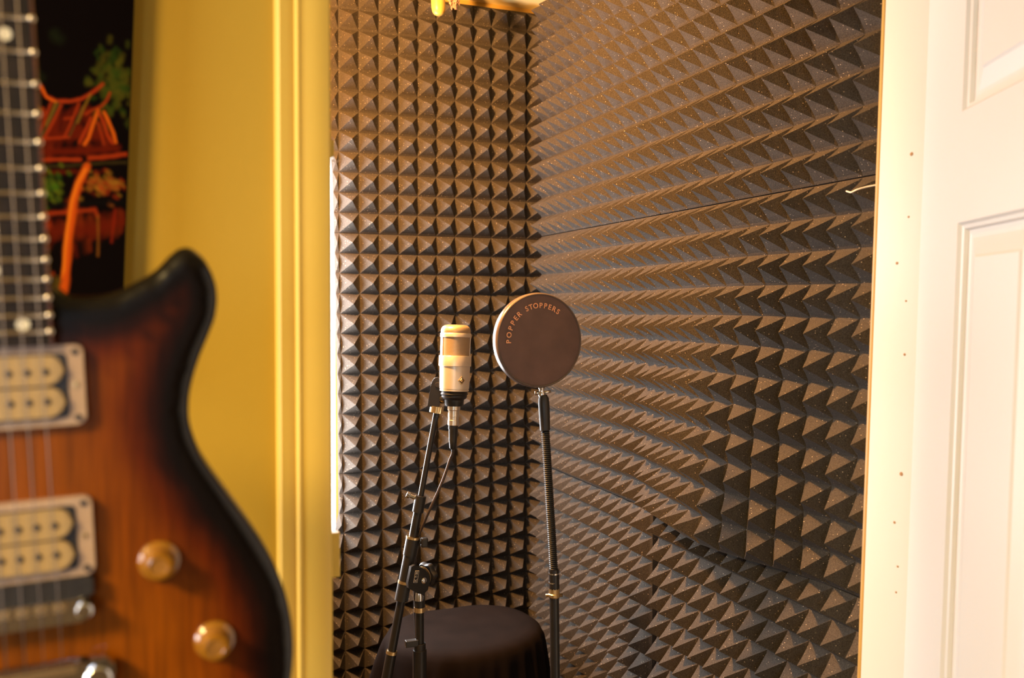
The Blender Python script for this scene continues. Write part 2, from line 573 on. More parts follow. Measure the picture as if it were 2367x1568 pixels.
# ------------------------------------------------------------------ acoustic foam
def foam_panel(O, U, V, N, us, vs, h, back, parent, disp=None, label=None, slant=None):
    """a moulded panel of pyramids; us, vs are the valley lines along U and V"""
    O, U, V, N = Vector(O), Vector(U), Vector(V), Vector(N)
    bm = bmesh.new()
    nu, nv = len(us), len(vs)

    def node(u, v):
        du, dv, dn = disp(u, v) if disp else (0, 0, 0)
        return O + U * (u + du) + V * (v + dv) + N * (dn + random.uniform(-0.0007, 0.0007))
    g = [[node(u, v) for v in vs] for u in us]
    gv = [[bm.verts.new(p) for p in row] for row in g]
    gb = {}
    for i in range(nu - 1):
        for j in range(nv - 1):
            c = [g[i][j], g[i + 1][j], g[i + 1][j + 1], g[i][j + 1]]
            cv = [gv[i][j], gv[i + 1][j], gv[i + 1][j + 1], gv[i][j + 1]]
            ce = (c[0] + c[1] + c[2] + c[3]) / 4
            nn = (c[2] - c[0]).cross(c[3] - c[1])
            nn.normalize()
            if nn.dot(N) < 0:
                nn = -nn
            ce = ce + U * random.uniform(-0.0008, 0.0008) + V * random.uniform(-0.0008, 0.0008)
            if slant:
                nn = (nn + U * slant((us[i] + us[i + 1]) / 2, (vs[j] + vs[j + 1]) / 2)).normalized()
            hh = h * random.uniform(0.975, 1.02) * min(1.0, ((c[1] - c[0]).length / P) ** 0.8, ((c[3] - c[0]).length / P) ** 0.8 * 1.05)
            prev = cv
            for t, q in ((0.16, 0.115), (0.60, 0.565), (0.955, 0.965)):
                ring = [bm.verts.new(p.lerp(ce, t) + nn * hh * q) for p in c]
                for k in range(4):
                    bm.faces.new((prev[k], prev[(k + 1) % 4], ring[(k + 1) % 4], ring[k]))
                prev = ring
            ap = bm.verts.new(ce + nn * hh)
            for k in range(4):
                bm.faces.new((prev[k], prev[(k + 1) % 4], ap))
    # base slab
    per = [(i, 0) for i in range(nu)] + [(nu - 1, j) for j in range(1, nv)] + [(i, nv - 1) for i in range(nu - 2, -1, -1)] + [(0, j) for j in range(nv - 2, 0, -1)]
    bk = [bm.verts.new(g[i][j] - N * back) for i, j in per]
    for k in range(len(per)):
        a, b = per[k], per[(k + 1) % len(per)]
        bm.faces.new((gv[a[0]][a[1]], gv[b[0]][b[1]], bk[(k + 1) % len(per)], bk[k]))
    bm.faces.new(bk)
    o = obj('foam_panel', bm, 'foam', parent)
    if label:
        o['label'] = label
    return o


E = 0.0010


def lines(a, n, first=0.0):
    l = [a + P * k for k in range(n + 1)]
    l[0] += E
    l[-1] -= E
    return l


# back wall: three panels, one above the other
XB, ZB, YB = 0.4063, 1.8276, 2.2333
E0, E = E, 0.0004


def edge_left(z):                              # the cut left edge beside the window
    pts = ((0.0, -0.030), (1.02, -0.030), (1.025, -0.020), (1.11, -0.0015), (1.39, -0.0035), (1.62, -0.007), (1.79, -0.0105), (2.0, -0.0155), (2.03, -0.0165), (2.035, -0.030), (2.5, -0.030))
    for (z0, a), (z1, b) in zip(pts, pts[1:]):
        if z <= z1:
            return a + (b - a) * (z - z0) / (z1 - z0)
    return pts[-1][1]


def back_panel(z0, dx, n, bow):
    us = [XB - 0.0012] + [XB + P * k for k in range(1, 11)] + [0.9645]
    us = [XB - P] + [XB] + us[1:]

    def disp(u, v):
        z = z0 + v
        if u < XB - 0.01:
            return (XB + edge_left(z) - u + 0.0, 0, 0)
        t = (0.9645 - u) / 0.55
        k = (n * P - v) / (n * P)
        return (dx[0] * (1 - k) * t + dx[1] * k * t, 0, bow * math.sin(math.pi * k) * 0.5)
    return foam_panel((0, YB, z0), (1, 0, 0), (0, 0, 1), (0, -1, 0), us, lines(0, n), 0.0440, 0.0133, wall_back, disp)


back_panel(ZB, (0, 0), 12, 0)
back_panel(ZB - 12 * P, (0, 0.008), 12, 0.0)
back_panel(ZB - 24 * P, (0.008, 0.014), 12, 0.0)

E = E0
# right wall: two columns of three panels
XR, ZR, YR = 0.9353, 1.8317, 0.9565


def bulge(u, v):
    k = u / P
    r = (12 * P - v) / P
    if k < 7.0:
        t = max(0.0, (k - 1.0) / 6.0)
        s = (t * t * (3 - 2 * t)) ** 1.2
    else:
        t = (k - 7.0) / 5.0
        s = 1 - 0.66 * t * t * (3 - 2 * t)
    return (0, 0.0004 * r * s, 0.0056 * r * s)


def bulge_slant(u, v):                         # the stretched foam there leans its tips outwards
    k, r = u / P, (12 * P - v) / P
    return -0.16 * min(1.0, r / 6) * max(0.0, min(1.0, (8.5 - k) / 2))


def right_panel(col, row, disp=None, dy=0.0, label=None, slant=None):
    return foam_panel((XR, YR + 12 * P * col + dy, ZR + 12 * P * row), (0, 1, 0), (0, 0, 1), (-1, 0, 0), lines(0, 12), lines(0, 12), 0.0445, 0.028, wall_right, disp, label, slant)


right_panel(0, 0)
right_panel(1, 0)
right_panel(0, -1, bulge, slant=bulge_slant, label='grey foam panel bulging off the wall along its lower edge')
right_panel(1, -1)
right_panel(0, -2, dy=-0.004)
right_panel(1, -2, lambda u, v: (0, 0, 0.010 * max(0.0, 1 - u / (3.2 * P))))

# ------------------------------------------------------------------ door trim and door
# left casing: backband, bead and inner flat swept down the opening
prof = [(0.094, 0.0), (0.0942, -0.0030), (0.0955, -0.0066), (0.0985, -0.0086), (0.104, -0.0080), (0.1095, -0.0072), (0.1110, -0.0064), (0.1128, -0.0092), (0.1142, -0.0108), (0.1158, -0.0106), (0.1172, -0.0092),
        (0.121, -0.0095), (0.128, -0.0105), (0.138, -0.0098), (0.1425, -0.0085), (0.1450, -0.0050), (0.1458, 0.0)]
bm = bmesh.new()
prism(bm, prof, lambda u, v, z: Vector((u, FY0 + 0.012 + v, z)), 0.0, HEAD + 0.06)
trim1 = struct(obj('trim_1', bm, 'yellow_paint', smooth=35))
obj('jamb_board', box(bmesh.new(), (0.128, FY0 + 0.012, 0), (0.1462, FY1 + 0.012, HEAD), 0.002), 'white_paint', trim1)
obj('stop_strip', box(bmesh.new(), (0.1464, 0.880, 1.371), (0.1602, 0.890, 1.416), 0.001), 'yellow_paint', trim1)
obj('stop_strip', box(bmesh.new(), (0.1464, 0.880, 1.789), (0.1556, 0.890, 1.806), 0.0003), 'yellow_paint', trim1)

# right jamb: seen almost face-on
trim2 = struct(obj('trim_2', lean(box(bmesh.new(), (JR, FY0, 0), (JR + 0.02, 0.904, HEAD), 0.0015)), 'cream_paint'))
bm = bmesh.new()
tube(bm, [(JR + 0.0055, 0.9065, 0), (JR + 0.0055, 0.9065, HEAD)], 0.0062, 14)
obj('edge_bead', lean(bm), 'bead_paint', trim2, smooth=40)
for z, y, r in ((1.835, 0.851, 0.0026), (1.757, 0.852, 0.0015), (1.700, 0.868, 0.0020), (1.652, 0.851, 0.0014), (1.585, 0.850, 0.0018),
                (1.435, 0.848, 0.0027), (1.372, 0.856, 0.0018), (1.318, 0.848, 0.0015), (1.285, 0.849, 0.0014)):
    bm = bmesh.new()
    lathe(bm, [(0.0, 0.0), (r, 0.0), (r * 0.9, 0.0009), (0.0, 0.0012)], (JR + 0.0004, y, z), (-1, 0, 0), 10)
    obj('nail_head', lean(bm), 'nail', trim2)
struct(obj('trim_3', box(bmesh.new(), (JL, FY0 + 0.006, HEAD), (JR + 0.04, FY1, HEAD + 0.02), 0.002), 'yellow_paint'))

DH = Vector((JR - 0.004, FY0 - 0.002, 0.0))
DD = Vector((-0.438, -0.899, 0)).normalized()
DN = Vector((DD.y, -DD.x, 0))                  # visible face looks into the doorway
if DN.x > 0:
    DN = -DN


def dp(t, z, d=0.0):
    p = DH + DD * t + DN * d
    return Vector((p.x + LEAN * (z - EYE), p.y, z))


ts = [0.0, 0.107, 0.283, 0.387, 0.563, 0.67]
zs = [0.01, 0.20, 0.76, 0.90, 1.737, 1.859, 2.005, 2.09]
bm = bmesh.new()
cells = {(1, 1), (3, 1), (1, 3), (3, 3), (1, 5), (3, 5)}
grid = {}
for side, d in ((0, 0.0), (1, -0.035)):
    for i, t in enumerate(ts):
        for j, z in enumerate(zs):
            grid[side, i, j] = bm.verts.new(dp(t, z, d))
    for i in range(len(ts) - 1):
        for j in range(len(zs) - 1):
            if side == 0 and (i, j) in cells:
                continue
            bm.faces.new([grid[side, i, j], grid[side, i + 1, j], grid[side, i + 1, j + 1], grid[side, i, j + 1]])
for i in range(len(ts) - 1):
    for j in (0, len(zs) - 1):
        bm.faces.new([grid[0, i, j], grid[0, i + 1, j], grid[1, i + 1, j], grid[1, i, j]])
for j in range(len(zs) - 1):
    for i in (0, len(ts) - 1):
        bm.faces.new([grid[0, i, j], grid[0, i, j + 1], grid[1, i, j + 1], grid[1, i, j]])
door = struct(obj('door_1', bm, 'white_paint'))
for i, j in sorted(cells):
    bm = bmesh.new()
    t0, t1, z0, z1 = ts[i], ts[i + 1], zs[j], zs[j + 1]
    prev = None
    for ins, d in ((0, 0), (0.003, -0.0035), (0.007, -0.0045), (0.009, -0.0085), (0.014, -0.0095), (0.018, -0.0095), (0.037, -0.0045), (0.040, -0.0025), (0.042, -0.0025)):
        ring = [bm.verts.new(dp(a, b, d)) for a, b in ((t0 + ins, z0 + ins), (t1 - ins, z0 + ins), (t1 - ins, z1 - ins), (t0 + ins, z1 - ins))]
        if prev:
            for k in range(4):
                bm.faces.new((prev[k], prev[(k + 1) % 4], ring[(k + 1) % 4], ring[k]))
        prev = ring
    bm.faces.new(prev)
    obj('door_panel', bm, 'white_paint', door)

# ------------------------------------------------------------------ small things on the booth ceiling and walls
t = thing('peg', 'rounded yellow peg hanging from the booth ceiling', 'peg', (0.572, 1.95, 2.452))
bm = bmesh.new()
lathe(bm, [(0.0, -0.150), (0.006, -0.1492), (0.0112, -0.146), (0.0146, -0.140), (0.016, -0.131), (0.0162, -0.10), (0.017, -0.05), (0.0185, 0.0)], (0.574, 1.95, 2.452), (-0.055, 0, 1), 28)
obj('shaft', bm, 'peg_paint', t, smooth=True)
bm = bmesh.new()
rnd = random.Random(3)
bmesh.ops.create_icosphere(bm, subdivisions=4, radius=0.024)
for v in bm.verts:
    n = v.co.normalized()
    k = 0.75 + 0.35 * math.sin(n.x * 9 + 1) * math.sin(n.y * 8) * math.sin(n.z * 11 + 2) + rnd.uniform(-0.13, 0.13)
    v.co = Vector((n.x * 0.020, n.y * 0.016, n.z * 0.040)) * k
    v.co += Vector((0.672, 2.12, 2.418))
tag(obj('glue_lump', bm, 'crumb'), 'crumbly brown lump of dried glue beside the yellow ceiling peg', 'glue')


def wisp(name, pts, r, label):
    return tag(obj(name, tube(bmesh.new(), spline(pts, 8), r, 6), 'fluff', smooth=True), label, 'thread')


wisp('loose_thread', [(0.1638, 0.935, 1.806), (0.1646, 0.937, 1.800), (0.1652, 0.94, 1.7965), (0.1673, 0.94, 1.7945), (0.1700, 0.94, 1.7952), (0.1722, 0.94, 1.7972)], 0.00055,
     'short white thread curling out past the yellow door casing')
wisp('fluff_wisp', [(0.886, 0.985, 1.8062), (0.880, 0.972, 1.8030), (0.878, 0.966, 1.8022), (0.878, 0.955, 1.8045), (0.884, 0.945, 1.8070), (0.89, 0.930, 1.8085)], 0.0011,
     'pale wisp of fluff on the foam pyramids by the cream door jamb')

# ------------------------------------------------------------------ condenser microphone
MA = Vector((0.4948, 1.5460, 1.6100))          # top of the grille
MB = Vector((0.4906, 1.5429, 1.4887))          # foot of the body
AX = (MA - MB).normalized()
FR = Vector((0.16, -0.987, 0)); FR = (FR - AX * FR.dot(AX)).normalized()   # the microphone's front
SD = AX.cross(FR)
mic = thing('microphone', 'nickel coloured studio condenser microphone upright on the boom arm', 'microphone', MB)


def mic_lathe(name, prof, m, parent=None, n=56):
    bm = bmesh.new()
    lathe(bm, prof, (0, 0, 0), (0, 0, 1), n)
    o = obj(name, bm, m, None, smooth=35)
    q = Matrix((FR, SD, AX)).transposed().to_4x4()
    q.translation = MB
    o.parent = parent or mic
    if parent is None:
        o.matrix_parent_inverse = Matrix.Translation(-MB)
        o.matrix_basis = q
    return o


body = mic_lathe('body', [(0.0, 0.0), (0.0262, 0.0), (0.0268, 0.0008), (0.0268, 0.0026), (0.0258, 0.0030), (0.0258, 0.0040), (0.0270, 0.0044), (0.0272, 0.010), (0.0278, 0.046), (0.0, 0.046)], 'mic_body')
mic_lathe('waist_band', [(0.0, 0.0455), (0.0292, 0.0455), (0.0297, 0.0462), (0.0297, 0.0640), (0.0292, 0.0648), (0.0, 0.0648)], 'mic_body')
core = mic_lathe('grille', [(0.0, 0.064), (0.0264, 0.064), (0.0266, 0.104), (0.0274, 0.1085), (0.0272, 0.1115), (0.0262, 0.1150), (0.0240, 0.1180), (0.0205, 0.1202), (0.0150, 0.1212), (0.0, 0.1216)], 'grille')
mic_lathe('top_ring', [(0.0, 0.0985), (0.0279, 0.0985), (0.0284, 0.0992), (0.0284, 0.1052), (0.0279, 0.1060), (0.0, 0.1060)], 'mic_body')
for k, a in enumerate((82, 262)):
    bm = bmesh.new()
    vs_ = []
    for s in range(9):
        b = math.radians(a - 13 + 26 * s / 8)
        vs_.append([bm.verts.new((math.cos(b) * r, math.sin(b) * r, z)) for r, z in ((0.0258, 0.0646), (0.0276, 0.0646), (0.0276, 0.0987), (0.0258, 0.0987))])
    for p, q in zip(vs_, vs_[1:]):
        for i in range(4):
            bm.faces.new((p[i], p[(i + 1) % 4], q[(i + 1) % 4], q[i]))
    bm.faces.new(vs_[0]); bm.faces.new(vs_[-1][::-1])
    o = obj('grille_post', bm, 'mic_body', None, smooth=35)
    q = Matrix((FR, SD, AX)).transposed().to_4x4(); q.translation = MB
    o.parent = mic; o.matrix_parent_inverse = Matrix.Translation(-MB); o.matrix_basis = q
# diamond badge on the front of the body
bm = bmesh.new()


def wrap(x, z, r):
    a = x / 0.0275
    return MB + (FR * math.cos(a) + SD * math.sin(a)) * r + AX * z


def diamond(hw, hh, r0, r1):
    pts = [(0, hh), (hw, 0), (0, -hh), (-hw, 0)]
    a = [bm.verts.new(wrap(x, 0.0205 + z, r0)) for x, z in pts]
    b = [bm.verts.new(wrap(x * 0.9, 0.0205 + z * 0.9, r1)) for x, z in pts]
    bm.faces.new(b)
    for k in range(4):
        bm.faces.new((a[k], a[(k + 1) % 4], b[(k + 1) % 4], b[k]))


diamond(0.0075, 0.0085, 0.0270, 0.0286)
bd = obj('badge', bm, 'brass', mic)
bm = bmesh.new(); diamond(0.0054, 0.0063, 0.0284, 0.0288); obj('badge_field', bm, 'screw', bd)
bm = bmesh.new(); diamond(0.0034, 0.0040, 0.0286, 0.0291); obj('badge_emblem', bm, 'brass', bd)
bm = bmesh.new()
lathe(bm, [(0.0, 0.0), (0.0225, 0.0), (0.0245, -0.003), (0.0252, -0.006), (0.0235, -0.008), (0.0238, -0.011), (0.0215, -0.014), (0.0182, -0.016), (0.0178, -0.025), (0.0165, -0.0275), (0.0, -0.0275)], MB, AX, 48)
obj('swivel_base', bm, 'black_plastic', mic, smooth=35)
bm = bmesh.new()
lathe(bm, [(0.0, -0.0275), (0.0118, -0.0275), (0.0118, -0.0345), (0.0104, -0.036), (0.0104, -0.047), (0.0098, -0.0475), (0.0098, -0.053), (0.0104, -0.0535), (0.0104, -0.0625), (0.0088, -0.064), (0.0, -0.064)], MB, AX, 32)
obj('connector', bm, 'nickel', mic, smooth=35)
bm = bmesh.new()
lathe(bm, [(0.0, -0.0635), (0.0090, -0.0635), (0.0094, -0.068), (0.0084, -0.071), (0.0076, -0.090), (0.0058, -0.105), (0.0040, -0.107), (0.0, -0.107)], MB, AX, 24)
obj('cable_boot', bm, 'black_plastic', mic, smooth=35)

cab = spline([MB - AX * 0.1065, MB - AX * 0.116 + Vector((0, 0.001, 0)), (0.4830, 1.5450, 1.3613), (0.4733, 1.5480, 1.3310), (0.4611, 1.5520, 1.2998), (0.4490, 1.5570, 1.2712), (0.4390, 1.5680, 1.2400),
              (0.4305, 1.5850, 1.2000), (0.4290, 1.5920, 1.12), (0.4320, 1.5930, 1.00), (0.4340, 1.5930, 0.80), (0.4360, 1.6000, 0.40), (0.425, 1.64, 0.06), (0.36, 1.68, 0.006), (0.20, 1.60, 0.005), (0.16, 1.30, 0.005)], 8)
tag(obj('microphone_cable', tube(bmesh.new(), cab, 0.0026, 10), 'cable', smooth=True), 'thin dark cable running from the microphone down along the boom arm', 'cable')

# ------------------------------------------------------------------ boom stand
ms = thing('boom_stand', 'black boom stand with brass rings holding the studio microphone', 'microphone stand', (0.433, 1.571, 0.0))
B0, B1 = Vector((0.4664, 1.5724, 1.4520)), Vector((0.3750, 1.5891, 0.9536))
BD = (B1 - B0).normalized()
VW = Vector((-0.29, -0.957, 0))                 # towards the doorway
VS = Vector((0.957, -0.29, 0))


def bp(z):                                      # a point of the boom arm at height z
    return B0 + (B1 - B0) * ((B0.z - z) / (B0.z - B1.z))


def seg(name, z0, z1, r, m, parent=ms, n=20, r2=None):
    bm = bmesh.new()
    tube(bm, [bp(z0), bp(z1)], [r, r2 or r], n)
    return obj(name, bm, m, parent, smooth=40)


seg('boom_tube', 1.455, 1.285, 0.0053, 'black_metal')
seg('boom_sleeve', 1.287, 0.9995, 0.0080, 'black_metal')
seg('boom_counter_tube', 1.003, 0.55, 0.0098, 'black_metal')
seg('brass_ring', 1.0045, 0.9985, 0.0103, 'brass')
c = seg('collar', 1.292, 1.262, 0.0104, 'black_plastic')
obj('clamp_screw', lathe(bmesh.new(), [(0.0, 0.0), (0.0040, 0.0), (0.0040, 0.014), (0.0065, 0.015), (0.0068, 0.021), (0.0, 0.022)], bp(1.287) - VS * 0.006, (-VS + Vector((0, 0, 0.45))), 18), 'chrome', c, smooth=35)
c = seg('collar', 1.214, 1.182, 0.0128, 'black_plastic')
seg('brass_ring', 1.2165, 1.2125, 0.0132, 'brass', c)
obj('thumb_screw', box(bmesh.new(), (-0.0065, -0.006, -0.009), (0.0065, 0.006, 0.009), 0.003), 'black_plastic', c).matrix_basis = Matrix.Translation(bp(1.205) + VS * 0.0225)
obj('screw_shank', tube(bmesh.new(), [bp(1.205), bp(1.205) + VS * 0.018], 0.003, 10), 'black_metal', c)
c = seg('collar', 1.132, 1.098, 0.0125, 'black_plastic')
seg('brass_ring', 1.1345, 1.1295, 0.0129, 'brass', c)
# clutch joining arm and pole: sleeve cheek, washers, knob
CK = Vector((0.4340, 1.5620, 1.1385))
side = (VW * 0.82 + VS * 0.57).normalized()     # clutch axle: turned a little to the right
bm = bmesh.new()
tube(bm, [bp(1.185), bp(1.13)], [0.0115, 0.0118], 20)
cl = obj('clutch', bm, 'black_plastic', ms, smooth=40)
bm = bmesh.new()
up = Vector((0, 0, 1)); ac = side.cross(up).normalized()
if ac.dot(VS) < 0:
    ac = -ac
prism(bm, [(-0.024, 0.030), (-0.016, 0.032), (0.006, 0.020), (0.014, 0.010), (0.017, -0.004), (0.012, -0.020), (0.002, -0.026), (-0.010, -0.022), (-0.030, -0.008), (-0.031, 0.002)],
      lambda u, v, w_: CK + ac * u + up * v + side * w_, -0.004, 0.003)
obj('clutch_cheek', bm, 'black_plastic', cl, smooth=30)
obj('clutch_bolt', lathe(bmesh.new(), [(0.0, 0.0), (0.0062, 0.0), (0.0060, 0.003), (0.0040, 0.005), (0.0, 0.0058)], CK + side * 0.003 + ac * 0.002, side, 20), 'chrome', cl, smooth=40)
AXL = ac * 0.88 - side * 0.25 + up * 0.10       # friction discs seen edge-on to the right
for k, (r, m) in enumerate(((0.0165, 'screw'), (0.0180, 'brass'), (0.0165, 'black_plastic'), (0.0180, 'brass'), (0.0165, 'black_plastic'))):
    obj('friction_disc', lathe(bmesh.new(), [(0.0, 0.0), (r, 0.0), (r, 0.0016), (0.0, 0.0016)], CK + AXL * (0.009 + 0.0022 * k) - side * 0.012, AXL, 28), m, cl, smooth=40)
kn = bmesh.new()
lathe(kn, [(0.0, 0.0), (0.019, 0.0), (0.021, 0.003), (0.021, 0.010), (0.017, 0.014), (0.0, 0.015)], (0, 0, 0), (0, 0, 1), 36)
for v in kn.verts:
    a = math.atan2(v.co.y, v.co.x)
    k = 1 + 0.09 * math.cos(6 * a)
    v.co.x *= k; v.co.y *= k
o = obj('clutch_knob', kn, 'black_plastic', cl, smooth=40)
q = AXL.normalized().to_track_quat('Z', 'Y').to_matrix().to_4x4(); q.translation = CK + AXL * 0.022 - side * 0.012
o.matrix_basis = q
# white boxed lettering on the clutch


def letters(word, size, place, name, m, parent, bold=0.0):
    """place(i, n) -> (origin, x axis, y axis) per letter; all letters become one flat mesh"""
    bm = bmesh.new()
    for i, ch in enumerate(word):
        if ch == ' ':
            continue
        cu = bpy.data.curves.new('glyph', 'FONT')
        cu.body = ch
        cu.size = size
        cu.align_x = 'CENTER'
        cu.align_y = 'CENTER'
        cu.offset = bold
        cu.extrude = 0.00012
        ob = bpy.data.objects.new('glyph', cu)
        COL.objects.link(ob)
        dg = bpy.context.evaluated_depsgraph_get()
        me = ob.evaluated_get(dg).to_mesh()
        og, xa, ya = place(i, len(word))
        za = xa.cross(ya)
        tmp = [bm.verts.new(og + xa * v.co.x + ya * v.co.y + za * v.co.z) for v in me.vertices]
        for p in me.polygons:
            try:
                bm.faces.new([tmp[k] for k in p.vertices])
            except ValueError:
                pass
        ob.evaluated_get(dg).to_mesh_clear()
        bpy.data.objects.remove(ob)
        bpy.data.curves.remove(cu)
    return obj(name, bm, m, parent)


LX = (up + ac * 0.20).normalized()              # reading upwards along the clutch cheek
LC = CK - ac * 0.0135 + up * 0.010 + side * 0.0034
LY = (side.cross(LX)).normalized()
letters('K&M', 0.0078, lambda i, n: (LC + LX * (i - 1) * 0.0068, LX, LY), 'lettering', 'white_print', cl, 0.0002)
bm = bmesh.new()
for a, b in (((-0.0108, -0.0040), (-0.0108, 0.0040)), ((-0.0108, 0.0040), (0.0108, 0.0040)), ((0.0108, 0.0040), (0.0108, -0.0040)), ((0.0108, -0.0040), (-0.0108, -0.0040))):
    tube(bm, [LC + LX * a[0] + LY * a[1], LC + LX * b[0] + LY * b[1]], 0.0004, 6)
obj('lettering_frame', bm, 'white_print', cl)
# pole
PX = Vector((0.4325, 1.5700, 0))
def pole(name, z0, z1, r, m, parent=ms):
    return obj(name, tube(bmesh.new(), [PX + Vector((0.0018 * (1.08 - z0), 0, z0)), PX + Vector((0.0018 * (1.08 - z1), 0, z1))], r, 24), m, parent, smooth=40)
pole('pole', 1.083, 0.60, 0.0082, 'black_metal')
pole('pole_socket', 1.128, 1.083, 0.0100, 'black_plastic')
obj('pole_cap', lathe(bmesh.new(), [(0.0, 0.0), (0.0098, 0.0), (0.0102, 0.008), (0.0080, 0.017), (0.0, 0.019)], PX + Vector((0, 0, 1.100)) + VW * 0.0015 - VS * 0.001, (0, 0, 1), 24), 'chrome', ms, smooth=40)
pole('brass_ring', 1.0865, 1.0775, 0.0105, 'brass')
pole('pole_clamp', 1.018, 1.004, 0.0112, 'black_plastic')
obj('clamp_lever', box(bmesh.new(), (-0.024, -0.006, -0.006), (0.0, 0.006, 0.006), 0.0015), 'black_plastic', ms).matrix_basis = Matrix.Translation(PX + Vector((-0.004, -0.003, 1.0215)))
pole('outer_tube', 1.006, 0.16, 0.0130, 'black_metal')
obj('hub', lathe(bmesh.new(), [(0.0, 0.0), (0.022, 0.0), (0.024, 0.01), (0.024, 0.05), (0.018, 0.06), (0.0, 0.06)], PX + Vector((0.0016, 0, 0.13)), (0, 0, 1), 28), 'black_plastic', ms, smooth=40)
for a in (100, 220, 340):
    d = Vector((math.cos(math.radians(a)), math.sin(math.radians(a)), 0))
    lg = obj('leg', tube(bmesh.new(), [PX + d * 0.02 + Vector((0, 0, 0.15)), PX + d * 0.24 + Vector((0, 0, 0.012))], 0.008, 14), 'black_metal', ms, smooth=40)
    obj('foot', tube(bmesh.new(), [PX + d * 0.225 + Vector((0, 0, 0.020)), PX + d * 0.255 + Vector((0, 0, 0.011))], 0.0105, 12), 'black_plastic', lg, smooth=40)
# microphone clip at the top of the boom
tp = bp(1.452)
bm = bmesh.new()
prism(bm, [(-0.0115, -0.030), (-0.0120, 0.010), (-0.0100, 0.020), (-0.0050, 0.0245), (0.0015, 0.0235), (0.0060, 0.018), (0.0105, -0.004), (0.0108, -0.030)],
      lambda u, v, w_: tp + VS * (u - 0.001 + v * 0.17) + up * (v + 0.036) + VW * w_, -0.009, 0.009)
bmesh.ops.bevel(bm, geom=bm.edges[:], offset=0.0016, segments=2, affect='EDGES')
cp = obj('swivel_clip', bm, 'black_plastic', ms, smooth=40)
obj('clip_screw', lathe(bmesh.new(), [(0.0, 0.0), (0.0052, 0.0), (0.0052, 0.0012), (0.0042, 0.0016), (0.0, 0.0016)], tp + VS * 0.001 + up * 0.0465 + VW * 0.009, VW, 18), 'screw', cp)
obj('clip_arm', tube(bmesh.new(), [tp + up * 0.020 + VS * 0.008, MB - AX * 0.014 - SD * 0.0], 0.009, 14), 'black_plastic', cp, smooth=40)
obj('brass_ring', tube(bmesh.new(), [tp + up * 0.0065 + VS * 0.0005, tp - up * 0.0055 - VS * 0.0015], 0.0128, 28), 'brass', cp, smooth=40)

# ------------------------------------------------------------------ pop filter on its own stand
PC = Vector((0.5668, 1.3300, 1.5885))
PN = Vector((0.060, -0.998, 0.02)).normalized()
PU = (Vector((0, 0, 1)) - PN * PN.z).normalized()
PS = PU.cross(PN) * -1
if PS.x < 0:
    PS = -PS
pf = thing('pop_filter', 'round dark brown pop filter with orange lettering on a gooseneck', 'pop filter', (0.5887, 1.3094, 1.165))
RH = 0.0768
bm = bmesh.new()
lathe(bm, [(RH - 0.006, -0.009), (RH - 0.002, -0.0105), (RH + 0.0005, -0.009), (RH + 0.0012, 0.0), (RH + 0.0008, 0.004), (RH - 0.0004, 0.0070), (RH - 0.0016, 0.0076), (RH - 0.0028, 0.0066), (RH - 0.006, -0.009)], PC, PN, 96)
hoop = obj('hoop', bm, 'hoop', pf, smooth=50)
bm = bmesh.new()
rings = []
for r in (0.0, 0.02, 0.04, 0.055, 0.066, 0.0725, 0.0742):
    row = []
    for k in range(72):
        a = 2 * math.pi * k / 72
        wr = 0.0
        dd = (a - math.radians(-42) + math.pi) % (2 * math.pi) - math.pi
        if r > 0.04:
            wr = 0.0016 * math.cos(dd * 34) * math.exp(-(dd / 0.35) ** 2) * (r - 0.04) / 0.03
        z = 0.0052 + 0.0030 * (1 - (r / 0.0742) ** 2) + wr
        row.append(bm.verts.new(PC + PN * z + (PS * math.cos(a) + PU * math.sin(a)) * r))
    rings.append(row)
for a, b in zip(rings[1:], rings[2:]):
    for k in range(72):
        bm.faces.new((a[k], a[(k + 1) % 72], b[(k + 1) % 72], b[k]))
cv = bm.verts.new(PC + PN * 0.0082)
for k in range(72):
    bm.faces.new((cv, rings[1][k], rings[1][(k + 1) % 72]))
    bm.verts.remove(rings[0][k])
# back layer
back = [bm.verts.new(PC - PN * 0.004 + (PS * math.cos(2 * math.pi * k / 72) + PU * math.sin(2 * math.pi * k / 72)) * 0.0720) for k in range(72)]
bm.faces.new(back[::-1])
for k in range(72):
    bm.faces.new((rings[-1][k], rings[-1][(k + 1) % 72], back[(k + 1) % 72], back[k]))
obj('fabric', bm, 'pop_fabric', pf, smooth=45)

WORD = 'POPPER STOPPERS'
ANG = [178.5, 167.5, 156.5, 146.8, 137.6, 128.8, 0, 112.5, 104.5, 95.5, 86.0, 77.5, 69.3, 60.8, 52.3]


def arc(i, n):
    a = math.radians(ANG[i] + 3)
    d = PS * math.cos(a) + PU * math.sin(a)
    tg = PS * math.sin(a) - PU * math.cos(a)
    return PC + d * 0.0565 + PN * 0.0078, tg, d


